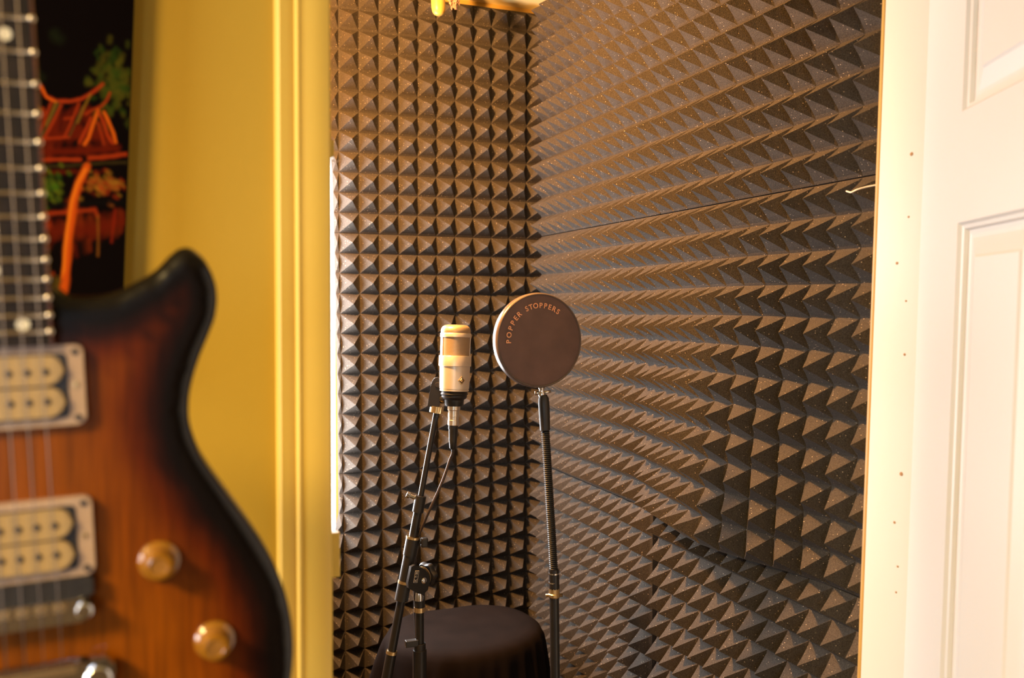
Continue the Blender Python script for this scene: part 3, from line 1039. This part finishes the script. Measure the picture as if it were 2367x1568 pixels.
letters(WORD, 0.0118, arc, 'lettering', 'lettering', pf, 0.00022)
GP = [(0.5734, 1.3288, 1.5030), (0.5757, 1.3268, 1.4869), (0.5768, 1.3252, 1.4560), (0.5796, 1.322, 1.4018), (0.5829, 1.318, 1.3309), (0.5862, 1.314, 1.26), (0.5883, 1.3112, 1.2089), (0.5887, 1.3100, 1.1650)]
GP = [Vector(p) for p in GP]
sw = obj('swivel', lathe(bmesh.new(), [(0.0, 0.0), (0.005, 0.0), (0.0062, 0.004), (0.0050, 0.008), (0.0040, 0.012), (0.0058, 0.016), (0.0, 0.019)], GP[0] - Vector((0, 0, 0.008)), (-0.05, 0.02, 1), 20), 'chrome', pf, smooth=40)
obj('wing_screw', tube(bmesh.new(), [GP[0] + VS * 0.015 + up * 0.0015, GP[0] + VS * 0.006, GP[0] - VS * 0.006 - up * 0.001, GP[0] - VS * 0.012 - up * 0.002], [0.0022, 0.0026, 0.0030, 0.0034], 10), 'chrome', sw, smooth=True)
bm = bmesh.new()
lathe(bm, [(0.0, 0.014), (0.0058, 0.012), (0.0088, 0.006), (0.0094, -0.004), (0.0090, -0.024), (0.0084, -0.046), (0.0064, -0.047), (0.0, -0.047)], GP[1], GP[1] - GP[2], 24)
obj('ferrule', bm, 'black_plastic', pf, smooth=40)
path = spline(GP[2:7], 60)
ln = 0.0
dense, rr = [], []
last = path[0]
for p in path:
    dense.append(p)
acc = [0.0]
for a, b in zip(path, path[1:]):
    acc.append(acc[-1] + (b - a).length)
tot = acc[-1]
steps = int(tot / 0.0011)
pts, j = [], 0
for s in range(steps + 1):
    d = tot * s / steps
    while j < len(acc) - 2 and acc[j + 1] < d:
        j += 1
    q = (d - acc[j]) / max(1e-9, acc[j + 1] - acc[j])
    pts.append(path[j].lerp(path[j + 1], q))
obj('gooseneck', tube(bmesh.new(), pts, [0.0072 if (s % 3) else 0.0060 for s in range(len(pts))], 16), 'black_metal', pf, smooth=False)
obj('sleeve', tube(bmesh.new(), [GP[6] + up * 0.004, GP[7] + up * 0.016], 0.0088, 24), 'black_metal', pf, smooth=40)
for z in (1.2075, 1.1925):
    q = GP[6].lerp(GP[7], (GP[6].z - z) / (GP[6].z - GP[7].z))
    obj('sleeve_ring', tube(bmesh.new(), [q, q - up * 0.0022], 0.0091, 24), 'chrome', pf, smooth=40)

st = thing('straight_stand', 'straight black stand with a brass nut carrying the pop filter', 'microphone stand', (0.5887, 1.304, 0))
bt = Vector((0.5890, 1.3070, 0))
obj('pole', tube(bmesh.new(), [Vector((0.5887, 1.3097, 1.170)), Vector((0.5888, 1.3044, 1.0344)), Vector((0.5890, 1.2990, 0.60)), Vector((0.589, 1.297, 0.10))], 0.0079, 24), 'black_metal', st, smooth=40)
bm = bmesh.new()
lathe(bm, [(0.0, 0.0), (0.0086, 0.0), (0.0100, 0.002), (0.0100, 0.006), (0.0090, 0.007), (0.0090, 0.0155), (0.0, 0.0155)], (0.5887, 1.3097, 1.1665), (0, 0.03, 1), 12)
nt_ = obj('brass_nut', bm, 'brass', st, smooth=25)
obj('nut_wing', tube(bmesh.new(), [Vector((0.5887, 1.3097, 1.170)) - VS * 0.014, Vector((0.5887, 1.3097, 1.170)) + VS * 0.014], [0.0028, 0.0028], 10), 'brass', nt_, smooth=True)
obj('base', lathe(bmesh.new(), [(0.0, 0.0), (0.125, 0.0), (0.127, 0.008), (0.118, 0.016), (0.03, 0.028), (0.016, 0.05), (0.016, 0.11), (0.0, 0.11)], (0.589, 1.297, 0.0), (0, 0, 1), 56), 'black_metal', st, smooth=40)

# ------------------------------------------------------------------ covered stool
SC = Vector((0.632, 1.905, 0))
sl = thing('covered_stool', 'round stool covered by a draped black cloth in the booth corner', 'stool', SC)
NA = 220
prof = [(0.0, 0.912), (0.06, 0.913), (0.11, 0.914), (0.140, 0.9125), (0.158, 0.908), (0.168, 0.900), (0.1735, 0.888), (0.1755, 0.870), (0.177, 0.83), (0.178, 0.77), (0.180, 0.70), (0.183, 0.60), (0.187, 0.48), (0.190, 0.36)]
fr_ = random.Random(11)
folds = [(fr_.uniform(0, 6.283), fr_.uniform(0.055, 0.12), fr_.uniform(0.35, 1.0)) for _ in range(22)]
folds += [(math.radians(-62), 0.05, 1.0), (math.radians(-48), 0.045, 1.1), (math.radians(-34), 0.05, 1.1), (math.radians(-18), 0.06, 1.0), (math.radians(-78), 0.05, 0.8), (math.radians(-97), 0.06, 0.5)]
bm = bmesh.new()
rings = []
for r, z in prof:
    if r == 0:
        rings.append([bm.verts.new(SC + Vector((0, 0, z)))]); continue
    row = []
    for k in range(NA):
        a = 2 * math.pi * k / NA
        amp = max(0.0, min(1.0, (0.902 - z) / 0.13))
        f = 0.0
        for c0, wd, h in folds:
            d = (a - c0 - 0.25 * (0.9 - z) * (1 if math.cos(c0) > 0 else -1) * 0.5 + math.pi) % (2 * math.pi) - math.pi
            f += h * math.exp(-(d / wd) ** 2)
        rad = r + amp * (0.024 * f - 0.014)
        wz = 0.0
        if z > 0.89 and r > 0.05:                # soft creases towards the back rim
            wz = 0.0055 * math.sin(3.1 * a + 40 * r) * max(0.0, math.sin(a)) * (r / 0.16)
        row.append(bm.verts.new(SC + Vector((math.cos(a) * rad * 1.06, math.sin(a) * rad * 0.93, z + wz))))
    rings.append(row)
for a, b in zip(rings, rings[1:]):
    for k in range(NA):
        k2 = (k + 1) % NA
        if len(a) == 1:
            bm.faces.new((a[0], b[k], b[k2]))
        else:
            bm.faces.new((a[k], a[k2], b[k2], b[k]))
obj('cloth_cover', bm, 'cloth', sl, smooth=True)
bm = bmesh.new()
lathe(bm, [(0.0, 0.905), (0.135, 0.905), (0.152, 0.896), (0.155, 0.86), (0.145, 0.85), (0.0, 0.85)], SC, (0, 0, 1), 40)
obj('seat', bm, 'seat_vinyl', sl, smooth=40)
for a in (45, 135, 225, 315):
    d = Vector((math.cos(math.radians(a)), math.sin(math.radians(a)), 0))
    obj('leg', tube(bmesh.new(), [SC + d * 0.10 + up * 0.852, SC + d * 0.165 + up * 0.0], 0.011, 12), 'black_metal', sl, smooth=40)

# ------------------------------------------------------------------ painting on the room wall
PY = FY0 + 0.012
pt = thing('painting', 'dark oil painting of a red temple roof above trees behind the guitar', 'painting', (-0.18, PY, 1.75))
# brush strokes in canvas units (x to the right, y down); the canvas is a fine grid of pigment
KX, KZ = 0.000333, -0.000368


def cx(x, y):
    return -0.0277 + (x - 300) * KX + 0.00002 * (y - 340) * 0, 1.7783 + (y - 340) * KZ + (x - 300) * 3.1e-5


STROKES = []


def stroke(col, wd, pts, soft=0.5, op=1.0):
    g = 0.55 if col[1] > col[0] * 0.6 or wd < 8 or wd > 11 else 0.62
    if col[0] > 0.6:
        g = 0.72
    STROKES.append(([q * g for q in col], wd * 1.3, pts, min(1.0, soft + 0.2), op))


RED, DRED, ORG, GRN, OLV, BLK, YEL = (0.46, 0.045, 0.008), (0.16, 0.012, 0.003), (0.75, 0.13, 0.008), (0.035, 0.075, 0.008), (0.12, 0.105, 0.010), (0.006, 0.005, 0.005), (0.45, 0.22, 0.02)
rp = random.Random(5)
for k in range(170):
    a, b = rp.gauss(258, 24), rp.gauss(205, 42)
    stroke(rp.choice([GRN, OLV, (0.07, 0.085, 0.008)]), rp.uniform(9, 18), [(a, b), (a + rp.uniform(-8, 8), b + rp.uniform(-10, 10))], 1.0, 0.55)
for k in range(70):
    a, b = rp.gauss(-60, 110), rp.gauss(150, 120)
    stroke(rp.choice([(0.010, 0.014, 0.010), (0.02, 0.03, 0.01)]), rp.uniform(14, 30), [(a, b), (a + 10, b + 10)], 1.0, 0.5)
for k in range(26):                                # foundation of the far hut
    a, b = rp.gauss(-60, 70), rp.gauss(470, 60)
    stroke(rp.choice([DRED, GRN, (0.05, 0.02, 0.01)]), rp.uniform(10, 22), [(a, b), (a + rp.uniform(-30, 30), b)], 1.0, 0.6)
# roof body and rails
for k in range(46):
    a, b = rp.uniform(85, 250), rp.uniform(262, 345)
    if a > 120 - (b - 262) * 0.5:
        stroke(rp.choice([DRED, (0.24, 0.022, 0.004), (0.30, 0.03, 0.005), (0.10, 0.03, 0.006)]), rp.uniform(12, 22), [(a, b), (a - 6, b + 16)], 1.0, 0.55)
for k in range(60):
    a, b = rp.uniform(60, 296), rp.gauss(515, 18)
    stroke(rp.choice([DRED, (0.26, 0.03, 0.004), (0.12, 0.015, 0.003)]), rp.uniform(14, 26), [(a, b), (a + 4, b + 22)], 1.0, 0.5)
stroke(DRED, 30, [(120, 300), (175, 260), (200, 262)], 0.6)
stroke(DRED, 34, [(100, 325), (170, 305), (245, 318)], 0.6)
stroke((0.07, 0.006, 0.003), 16, [(145, 258), (140, 300)], 0.8, 0.8)
stroke((0.07, 0.006, 0.003), 15, [(165, 262), (155, 305)], 0.8, 0.7)
stroke(RED, 9, [(93, 202), (105, 225), (128, 236), (160, 237), (185, 232), (205, 220), (222, 208), (233, 198)], 0.6)
stroke(ORG, 5, [(95, 204), (108, 228), (128, 238)], 0.6)
stroke(YEL, 6, [(129, 238), (120, 262), (108, 290)], 0.7, 0.8)
stroke(RED, 7, [(118, 240), (106, 275), (96, 310)], 0.6)
stroke((0.10, 0.10, 0.02), 6, [(134, 242), (118, 275), (98, 318)], 0.7, 0.9)
stroke(RED, 7, [(140, 245), (122, 285), (103, 322)], 0.6)
stroke(RED, 6, [(180, 242), (166, 280), (150, 318)], 0.6)
stroke(YEL, 6, [(205, 222), (192, 250), (178, 285)], 0.7, 0.7)
stroke((0.10, 0.09, 0.02), 5, [(188, 250), (172, 290), (160, 318)], 0.7, 0.8)
stroke(RED, 6, [(148, 276), (168, 274)], 0.6, 0.8)
stroke(RED, 6, [(100, 320), (160, 318)], 0.6)
stroke(RED, 7, [(196, 266), (212, 256), (232, 248), (243, 236), (250, 218)], 0.6)
stroke(ORG, 8, [(224, 258), (215, 285), (205, 320), (196, 335)], 0.6)
stroke(RED, 8, [(208, 275), (198, 300), (184, 330)], 0.6)
stroke(RED, 8, [(226, 262), (240, 290), (248, 315), (262, 335)], 0.6)
stroke(ORG, 8, [(238, 262), (250, 285), (262, 312), (268, 332)], 0.6)
stroke(RED, 7, [(224, 285), (236, 318), (240, 335)], 0.7, 0.9)
stroke(RED, 8, [(88, 285), (104, 262), (100, 252)], 0.7, 0.8)
stroke(YEL, 6, [(90, 245), (97, 256)], 0.8, 0.8)
# beams
stroke(DRED, 22, [(60, 348), (180, 350), (270, 345)], 0.7)
stroke(RED, 10, [(60, 368), (140, 367), (188, 369)], 0.6, 0.9)
stroke(RED, 12, [(208, 366), (250, 364), (292, 359)], 0.6)
stroke((0.06, 0.04, 0.01), 8, [(60, 381), (160, 382), (240, 378), (296, 378)], 0.8, 0.9)
stroke(DRED, 14, [(110, 395), (180, 396)], 0.8, 0.8)
# fruit and thatch under the beam
for k in range(80):
    a, b = rp.gauss(244, 26), rp.gauss(428, 15)
    stroke(rp.choice([RED, (0.45, 0.12, 0.015), YEL, DRED]), rp.uniform(7, 14), [(a, b), (a + 6, b + 4)], 1.0, 0.5)
for k in range(70):
    a, b = rp.gauss(112, 22), rp.gauss(425, 20)
    stroke(rp.choice([(0.05, 0.15, 0.008), GRN, (0.16, 0.20, 0.01)]), rp.uniform(7, 14), [(a, b), (a + 5, b + 5)], 1.0, 0.6)
stroke(BLK, 12, [(60, 468), (150, 470), (200, 468), (296, 470)], 0.9, 0.9)
# wall below, posts
stroke(RED, 12, [(60, 486), (130, 488), (225, 484), (232, 500)], 0.8, 0.9)
stroke(DRED, 40, [(80, 520), (140, 530), (230, 530), (296, 510)], 1.0, 0.9)
stroke((0.30, 0.10, 0.012), 7, [(232, 498), (235, 540), (236, 590)], 0.8, 0.8)
stroke((0.30, 0.02, 0.005), 9, [(272, 486), (270, 520), (266, 560)], 1.0, 0.7)
stroke(RED, 22, [(108, 500), (120, 515)], 1.0, 0.8)
stroke(RED, 12, [(135, 625), (140, 650)], 1.0, 0.8)
# bent trunk
stroke((0.62, 0.085, 0.006), 20, [(203, 386), (187, 420), (177, 460), (170, 520), (166, 580), (164, 640), (160, 668)], 0.45)
stroke((0.80, 0.19, 0.010), 9, [(200, 392), (182, 425), (172, 465), (164, 525), (160, 590), (158, 650)], 0.6)
stroke((0.62, 0.085, 0.006), 13, [(164, 630), (152, 660), (146, 672)], 0.6)


def pigment(x, y):
    c = [0.0025, 0.0012, 0.0012]
    for col, wd, pts, soft, op in STROKES:
        best = 1e9
        for (x0, y0), (x1, y1) in zip(pts, pts[1:]):
            if min(x0, x1) - wd > x or max(x0, x1) + wd < x or min(y0, y1) - wd > y or max(y0, y1) + wd < y:
                continue
            dx, dy = x1 - x0, y1 - y0
            t = max(0, min(1, ((x - x0) * dx + (y - y0) * dy) / max(1e-6, dx * dx + dy * dy)))
            best = min(best, math.hypot(x - x0 - t * dx, y - y0 - t * dy))
        h = wd / 2 * (1 + 0.10 * math.sin(x * 0.21 + y * 0.09))
        if best < h:
            a = op * min(1.0, (h - best) / (h * soft + 1e-6))
            for k in range(3):
                c[k] += (col[k] - c[k]) * a
    return c


XS = [-560 + 12 * k for k in range(48)] + [16 + 2.6 * k for k in range(109)]
YS = [-330 + 14 * k for k in range(20)] + [-50 + 3.0 * k for k in range(250)] + [700 + 20 * k for k in range(12)]
verts, cols = [], []
FD = 0.018
for y in YS:
    for x in XS:
        X, Z = cx(x, y)
        X += (y - 340) * -0.0000165                # the canvas hangs slightly askew
        verts.append((X, PY - FD, Z)); cols.append(pigment(x, y))
nx, ny = len(XS), len(YS)
faces = [(j * nx + i, j * nx + i + 1, (j + 1) * nx + i + 1, (j + 1) * nx + i) for j in range(ny - 1) for i in range(nx - 1)]
me = bpy.data.meshes.new('canvas')
me.from_pydata(verts, [], faces)
at = me.color_attributes.new('pigment', 'FLOAT_COLOR', 'POINT')
for k, c in enumerate(cols):
    at.data[k].color = (*c, 1)
me.materials.append(M['painting'])
o = bpy.data.objects.new('canvas', me)
COL.objects.link(o); o.parent = pt; o.matrix_parent_inverse = Matrix.Translation(-pt.location)
bm = bmesh.new()
cor = [Vector(verts[k]) for k in (0, nx - 1, nx * ny - 1, nx * (ny - 1))]
a = [bm.verts.new(p + Vector((0, 0.0006, 0))) for p in cor]
b = [bm.verts.new(Vector((p.x, PY, p.z))) for p in cor]
bm.faces.new(a); bm.faces.new(b[::-1])
for k in range(4):
    bm.faces.new((a[k], a[(k + 1) % 4], b[(k + 1) % 4], b[k]))
obj('stretcher_frame', bm, 'black_canvas', pt)

# ------------------------------------------------------------------ electric guitar, hanging in front of the wall
GO = Vector((-0.0843, 0.553, 1.5984))
GU, GV, GW = Vector((0.99919, 0, 0.0402)), Vector((-0.0402, 0, 0.99919)), Vector((0, -1, 0))
gt = thing('electric_guitar', 'sunburst electric guitar with cream pickups and amber knobs hanging upright', 'guitar', GO - GV * 0.24)


def gp(u, v, w=0.0):                             # guitar millimetres -> world
    return GO + GU * (u / 1000) + GV * (v / 1000) + GW * (w / 1000)


rightside = [(24, 60), (27, 53), (33, 48.2), (42, 47.0), (55.6, 48.1), (69.5, 53.9), (81.4, 61.1), (90.0, 69.7), (96.1, 73.9), (102.1, 73.4), (108.6, 66.9), (113.0, 56.6), (114.6, 46.3), (113.0, 33.5), (108.0, 20.9), (102.5, 8.4), (97.5, -6.7),
             (95.2, -19.3), (95.3, -30.9), (98.7, -45.4), (104.2, -57.6), (115.6, -77.2), (127.2, -97.1), (137.7, -117.3), (144.6, -135.8), (148.3, -152.7), (149.9, -169.3), (149.4, -185.7), (146, -205), (138, -227), (122, -252), (98, -271), (66, -284), (32, -290)]
leftside = [(-1 - u, v + (14 if v > 40 and u > 60 else 0)) for u, v in reversed(rightside)]
ol = [Vector((p.x, p.y)) for p in spline([(u, v, 0) for u, v in rightside + leftside], 6, closed=True)]


def dist_outline(q):
    best = 1e9
    n = len(ol)
    for k in range(n):
        a, b = ol[k], ol[(k + 1) % n]
        ab = b - a
        t = max(0, min(1, (q - a).dot(ab) / max(1e-9, ab.length_squared)))
        best = min(best, (q - a - ab * t).length)
    return best


def inside(q):
    c = False
    n = len(ol)
    for k in range(n):
        a, b = ol[k], ol[(k + 1) % n]
        if (a.y > q.y) != (b.y > q.y) and q.x < (b.x - a.x) * (q.y - a.y) / (b.y - a.y) + a.x:
            c = not c
    return c


pts2 = list(ol)
ned = len(ol)
x = -152
while x < 153:
    y = -292
    while y < 90:
        q = Vector((x + (2.5 if int(y / 5) % 2 else 0), y))
        if inside(q):
            d = dist_outline(q)
            if d > 2.0 and (d < 20 or (int((x + 152) / 5) % 2 == 0 and int((y + 292) / 5) % 2 == 0)):
                pts2.append(q)
        y += 5
    x += 5
res = delaunay_2d_cdt(pts2, [(k, (k + 1) % ned) for k in range(ned)], [list(range(ned))], 1, 1e-4)
V2, F2 = res[0], res[2]
me = bpy.data.meshes.new('body')
vv, rim = [], []
top = -4.0
for q in V2:
    d = dist_outline(q)
    if d < 6.5:
        t = 1 - d / 6.5
        h = top - 6.0 * (1 - math.sqrt(max(0.0, 1 - t * t)))
    else:
        h = top
    vv.append(gp(q.x, q.y, h)); rim.append(min(d, 70) / 1000)
ff = [tuple(f) for f in F2]
base = len(vv)
layers = [(0.0, -10.0), (0.6, -13), (0.6, -36), (-1.5, -41), (-6, -44)]
cen = [None] * ned
nrm = []
area = sum(ol[k].x * ol[(k + 1) % ned].y - ol[(k + 1) % ned].x * ol[k].y for k in range(ned))
for k in range(ned):
    tg = (ol[(k + 1) % ned] - ol[k - 1]).normalized()
    nrm.append(Vector((tg.y, -tg.x)) * (1 if area > 0 else -1))
for off, h in layers[1:]:
    for k in range(ned):
        q = ol[k] + nrm[k] * off
        vv.append(gp(q.x, q.y, h)); rim.append(0.0)
# map original outline vertices to CDT output
orig = [None] * ned
for i, ids in enumerate(res[3]):
    for s in ids:
        if s < ned:
            orig[s] = i
ring = [orig[k] for k in range(ned)]
for l in range(len(layers) - 1):
    nxt = [base + l * ned + k for k in range(ned)]
    for k in range(ned):
        k2 = (k + 1) % ned
        ff.append((ring[k], ring[k2], nxt[k2], nxt[k]))
    ring = nxt
ff.append(tuple(ring))
me.from_pydata([tuple(p) for p in vv], [], ff)
bm = bmesh.new(); bm.from_mesh(me)
bmesh.ops.recalc_face_normals(bm, faces=bm.faces)
bm.to_mesh(me); bm.free()
at = me.attributes.new('rim', 'FLOAT', 'POINT')
for k, r in enumerate(rim):
    at.data[k].value = r
for p in me.polygons:
    p.use_smooth = True
me.set_sharp_from_angle(angle=math.radians(50))
me.materials.append(M['burst'])
o = bpy.data.objects.new('body', me)
COL.objects.link(o); o.parent = gt; o.matrix_parent_inverse = Matrix.Translation(-gt.location)


def gprism(name, poly, w0, w1, m, parent=gt, bev=0.0, smooth=30):
    bm = bmesh.new()
    prism(bm, poly, lambda u, v, w_: gp(u, v, w_), w0, w1)
    if bev:
        bmesh.ops.bevel(bm, geom=bm.edges[:], offset=bev / 1000, segments=2, affect='EDGES')
    return obj(name, bm, m, parent, smooth=smooth)


def gdisc(name, u, v, prof, m, parent=gt, n=28):
    bm = bmesh.new()
    lathe(bm, [(r / 1000, h / 1000) for r, h in prof], gp(u, v, 0), GW, n)
    return obj(name, bm, m, parent, smooth=35)


BV = -123.7                                       # saddle line
SCALE = 608.0
NUT = BV + SCALE
neck = gprism('neck', [(-24.8, 10), (24.4, 10), (24.4, 200), (21.5, NUT), (-22.0, NUT), (-24.8, 200)], -20, 1.0, 'neck_wood', bev=0)
fb = gprism('fretboard', [(-25.6, 21), (25.3, 21), (25.4, 200), (21.6, NUT), (-22.0, NUT), (-25.8, 200)], 1.0, 5.6, 'rosewood')
for s in (-1, 1):
    e0, e1, e2 = 25.3, 25.45, 21.7
    gprism('binding', [(s * (e0 - 0.3) - 0.2, 21), (s * (e0 + 1.5) - 0.2, 21), (s * (e1 + 1.5) - 0.2, 200), (s * (e2 + 1.5) - 0.2, NUT), (s * (e2 - 0.3) - 0.2, NUT), (s * (e1 - 0.3) - 0.2, 200)], 0.8, 5.4, 'neck_wood', neck)
fr0 = None
for n in range(1, 25):
    v = BV + SCALE * 2 ** (-n / 12)
    hw = 26.0 if v < 200 else 26.0 - 3.6 * (v - 200) / (NUT - 200)
    bm = bmesh.new()
    tube(bm, [gp(-hw - 0.3, v, 6.0), gp(hw, v, 6.0)], 0.0012, 8)
    fr = obj('fret', bm, 'fret', fb, smooth=True)
    bm = bmesh.new()
    bmesh.ops.create_uvsphere(bm, u_segments=10, v_segments=8, radius=0.0021)
    for q in bm.verts:
        q.co += gp(hw - 0.2, v, 5.8)
    obj('fret_end', bm, 'fret', fb, smooth=True)
for n in (3, 5, 7, 9, 12, 15, 17, 19, 21, 24):
    v = BV + SCALE * (2 ** (-n / 12) + 2 ** (-(n - 1) / 12)) / 2
    for u in ((-13, 12.6) if n in (12, 24) else (-0.2,)):
        gdisc('dot_inlay', u, v, [(0, 5.4), (3.4, 5.4), (3.4, 5.75), (0, 5.75)], 'pearl', fb, 20)
gprism('nut', [(-22, NUT), (21.6, NUT), (21.6, NUT + 4), (-22, NUT + 4)], 0, 8, 'ivory')
head = gprism('headstock', [(-22, NUT + 4), (21.6, NUT + 4), (38, NUT + 40), (33, NUT + 165), (10, NUT + 180), (-10, NUT + 180), (-33, NUT + 165), (-38, NUT + 40)], -14, 0, 'burst', bev=1.0)
for k in range(3):
    for s in (-1, 1):
        tn = gdisc('tuner', s * 25, NUT + 55 + 36 * k, [(0, -14), (5, -14), (5, 3), (3, 4), (3, 9), (0, 9)], 'chrome', gt, 16)


def pickup(v0):
    ringo = gprism('pickup_ring', rrect(-41.6, v0 - 22.6, 41.0, v0 + 22.6, 4.0), -6, 1.2, 'cream_ring', bev=0.9)
    gprism('ring_well', rrect(-33.4, v0 - 18.2, 32.8, v0 + 18.2, 3.0), 0.8, 1.5, 'screw', ringo)
    for s in (1, -1):
        bb = gprism('bobbin', rrect(-32.6, v0 + s * 8.9 - 8.3, 31.0, v0 + s * 8.9 + 8.3, 8.0), 1.2, 4.6, 'ivory', ringo, bev=0.8)
        for k in range(6):
            u = -0.5 + (k - 2.5) * 9.05
            gdisc('pole_piece', u, v0 + s * 8.3, [(0, 4.0), (1.9, 4.0), (1.9, 5.0), (0, 5.2)], 'screw', gt, 14)
    for u in (-37, 36.8):
        for q in (18.6, -18.6):
            gdisc('ring_screw', u, v0 + q, [(0, 1.0), (1.9, 1.0), (1.7, 2.0), (0, 2.3)], 'screw', gt, 14)
        gdisc('height_screw', u, v0, [(0, 1.0), (1.9, 1.0), (1.5, 1.7), (0, 1.8)], 'brass', gt, 14)


pickup(-2.2)
pickup(-88.4)
br = gprism('bridge', rrect(-41.0, -122.5, 39.6, -111.4, 1.5), -4, 3.6, 'screw', bev=0.6)
bar = gprism('bridge_bar', rrect(-40.5, -136.0, 38.6, -122.5, 5.5), -2, 7.0, 'chrome', br, bev=2.0)
for k in range(6):
    u = -0.5 + (k - 2.5) * 9.1
    gprism('saddle', [(u - 3.3, -128.2), (u + 3.3, -128.2), (u + 3.3, -123.6), (u - 3.3, -123.6)], 6.6, 9.2, 'brass', br, bev=0.5)
for u in (-36, 34.6):
    gdisc('bridge_post', u, -129.5, [(0, 6), (4.6, 6), (4.6, 8.6), (3.6, 9.6), (0, 9.8)], 'chrome', br, 24)
tl = gprism('tailpiece', [(-50, -170), (-49, -160), (-42, -157), (-30, -160.5), (30, -160.5), (41, -157), (48, -160), (49, -170), (45, -178), (36, -180), (28, -176.5), (-30, -176.5), (-38, -180), (-46, -178)], -2, 9, 'chrome', bev=2.2, smooth=40)
gprism('tailpiece_lip', [(-30, -163.4), (29, -163.4), (29, -160.0), (-30, -160.0)], 8.6, 9.8, 'brass', tl)
for u in (-41, 40):
    gdisc('tailpiece_stud', u, -168.5, [(0, 8), (7.2, 8), (7.2, 11.5), (6, 12.6), (0, 12.8)], 'chrome', tl, 24)
for k in range(6):
    u0, u1 = -0.5 + (k - 2.5) * 9.1, -0.2 + (k - 2.5) * 7.1
    r = (0.62, 0.50, 0.40, 0.34, 0.26, 0.22)[k] / 1000
    bm = bmesh.new()
    tube(bm, [gp(u0, -164, 9.4), gp(u0, -126, 9.8), gp(u1, NUT, 8.2), gp(u1, NUT + 12, 3.5)], max(r, 0.0003), 8)
    obj('string', bm, 'string', gt, smooth=True)
for u, v in ((74.8, -109.4), (103.2, -162.2)):
    k = gdisc('knob', u, v, [(0, -5), (11.6, -5), (12.0, -3.0), (11.6, -1.0), (9.4, 1.0), (0, 1.2)], 'knob', gt, 40)
    gdisc('knob_collar', u, v, [(0, 0.8), (9.0, 0.8), (8.2, 3.0), (7.9, 8.6), (0, 8.7)], 'knob_dark', k, 40)
    gdisc('knob_cap', u, v, [(0, 8.4), (7.9, 8.4), (8.1, 9.6), (7.4, 11.2), (5.2, 11.6), (4.6, 10.9), (0, 10.5)], 'knob', k, 40)
    gdisc('knob_dish', u, v, [(0, 10.3), (4.4, 10.7), (4.5, 11.0), (0, 10.7)], 'knob_dark', k, 28)
# hanger: a hook on the wall holding the headstock
hk = thing('wall_hanger', 'wall hook holding up the electric guitar by its headstock', 'hanger', (GO + GV * 0.52 + Vector((0, 0.29, 0))))
hb = gp(-0.2, NUT + 8, -24)
bm = bmesh.new()
box(bm, (hb.x - 0.03, PY - 0.012, hb.z - 0.045), (hb.x + 0.03, PY, hb.z + 0.045), 0.003)
obj('plate', bm, 'neck_wood', hk)
obj('arm', tube(bmesh.new(), [Vector((hb.x, PY - 0.01, hb.z)), hb + Vector((0, 0.02, 0))], 0.005, 12), 'black_metal', hk)
for s in (-1, 1):
    obj('prong', tube(bmesh.new(), spline([hb + Vector((0, 0.022, 0)), hb + GU * s * 0.026 + Vector((0, 0.016, 0)), hb + GU * s * 0.031 + Vector((0, -0.02, 0.0)), hb + GU * s * 0.031 + Vector((0, -0.045, 0.008))], 5), 0.004, 10), 'black_plastic', hk, smooth=True)
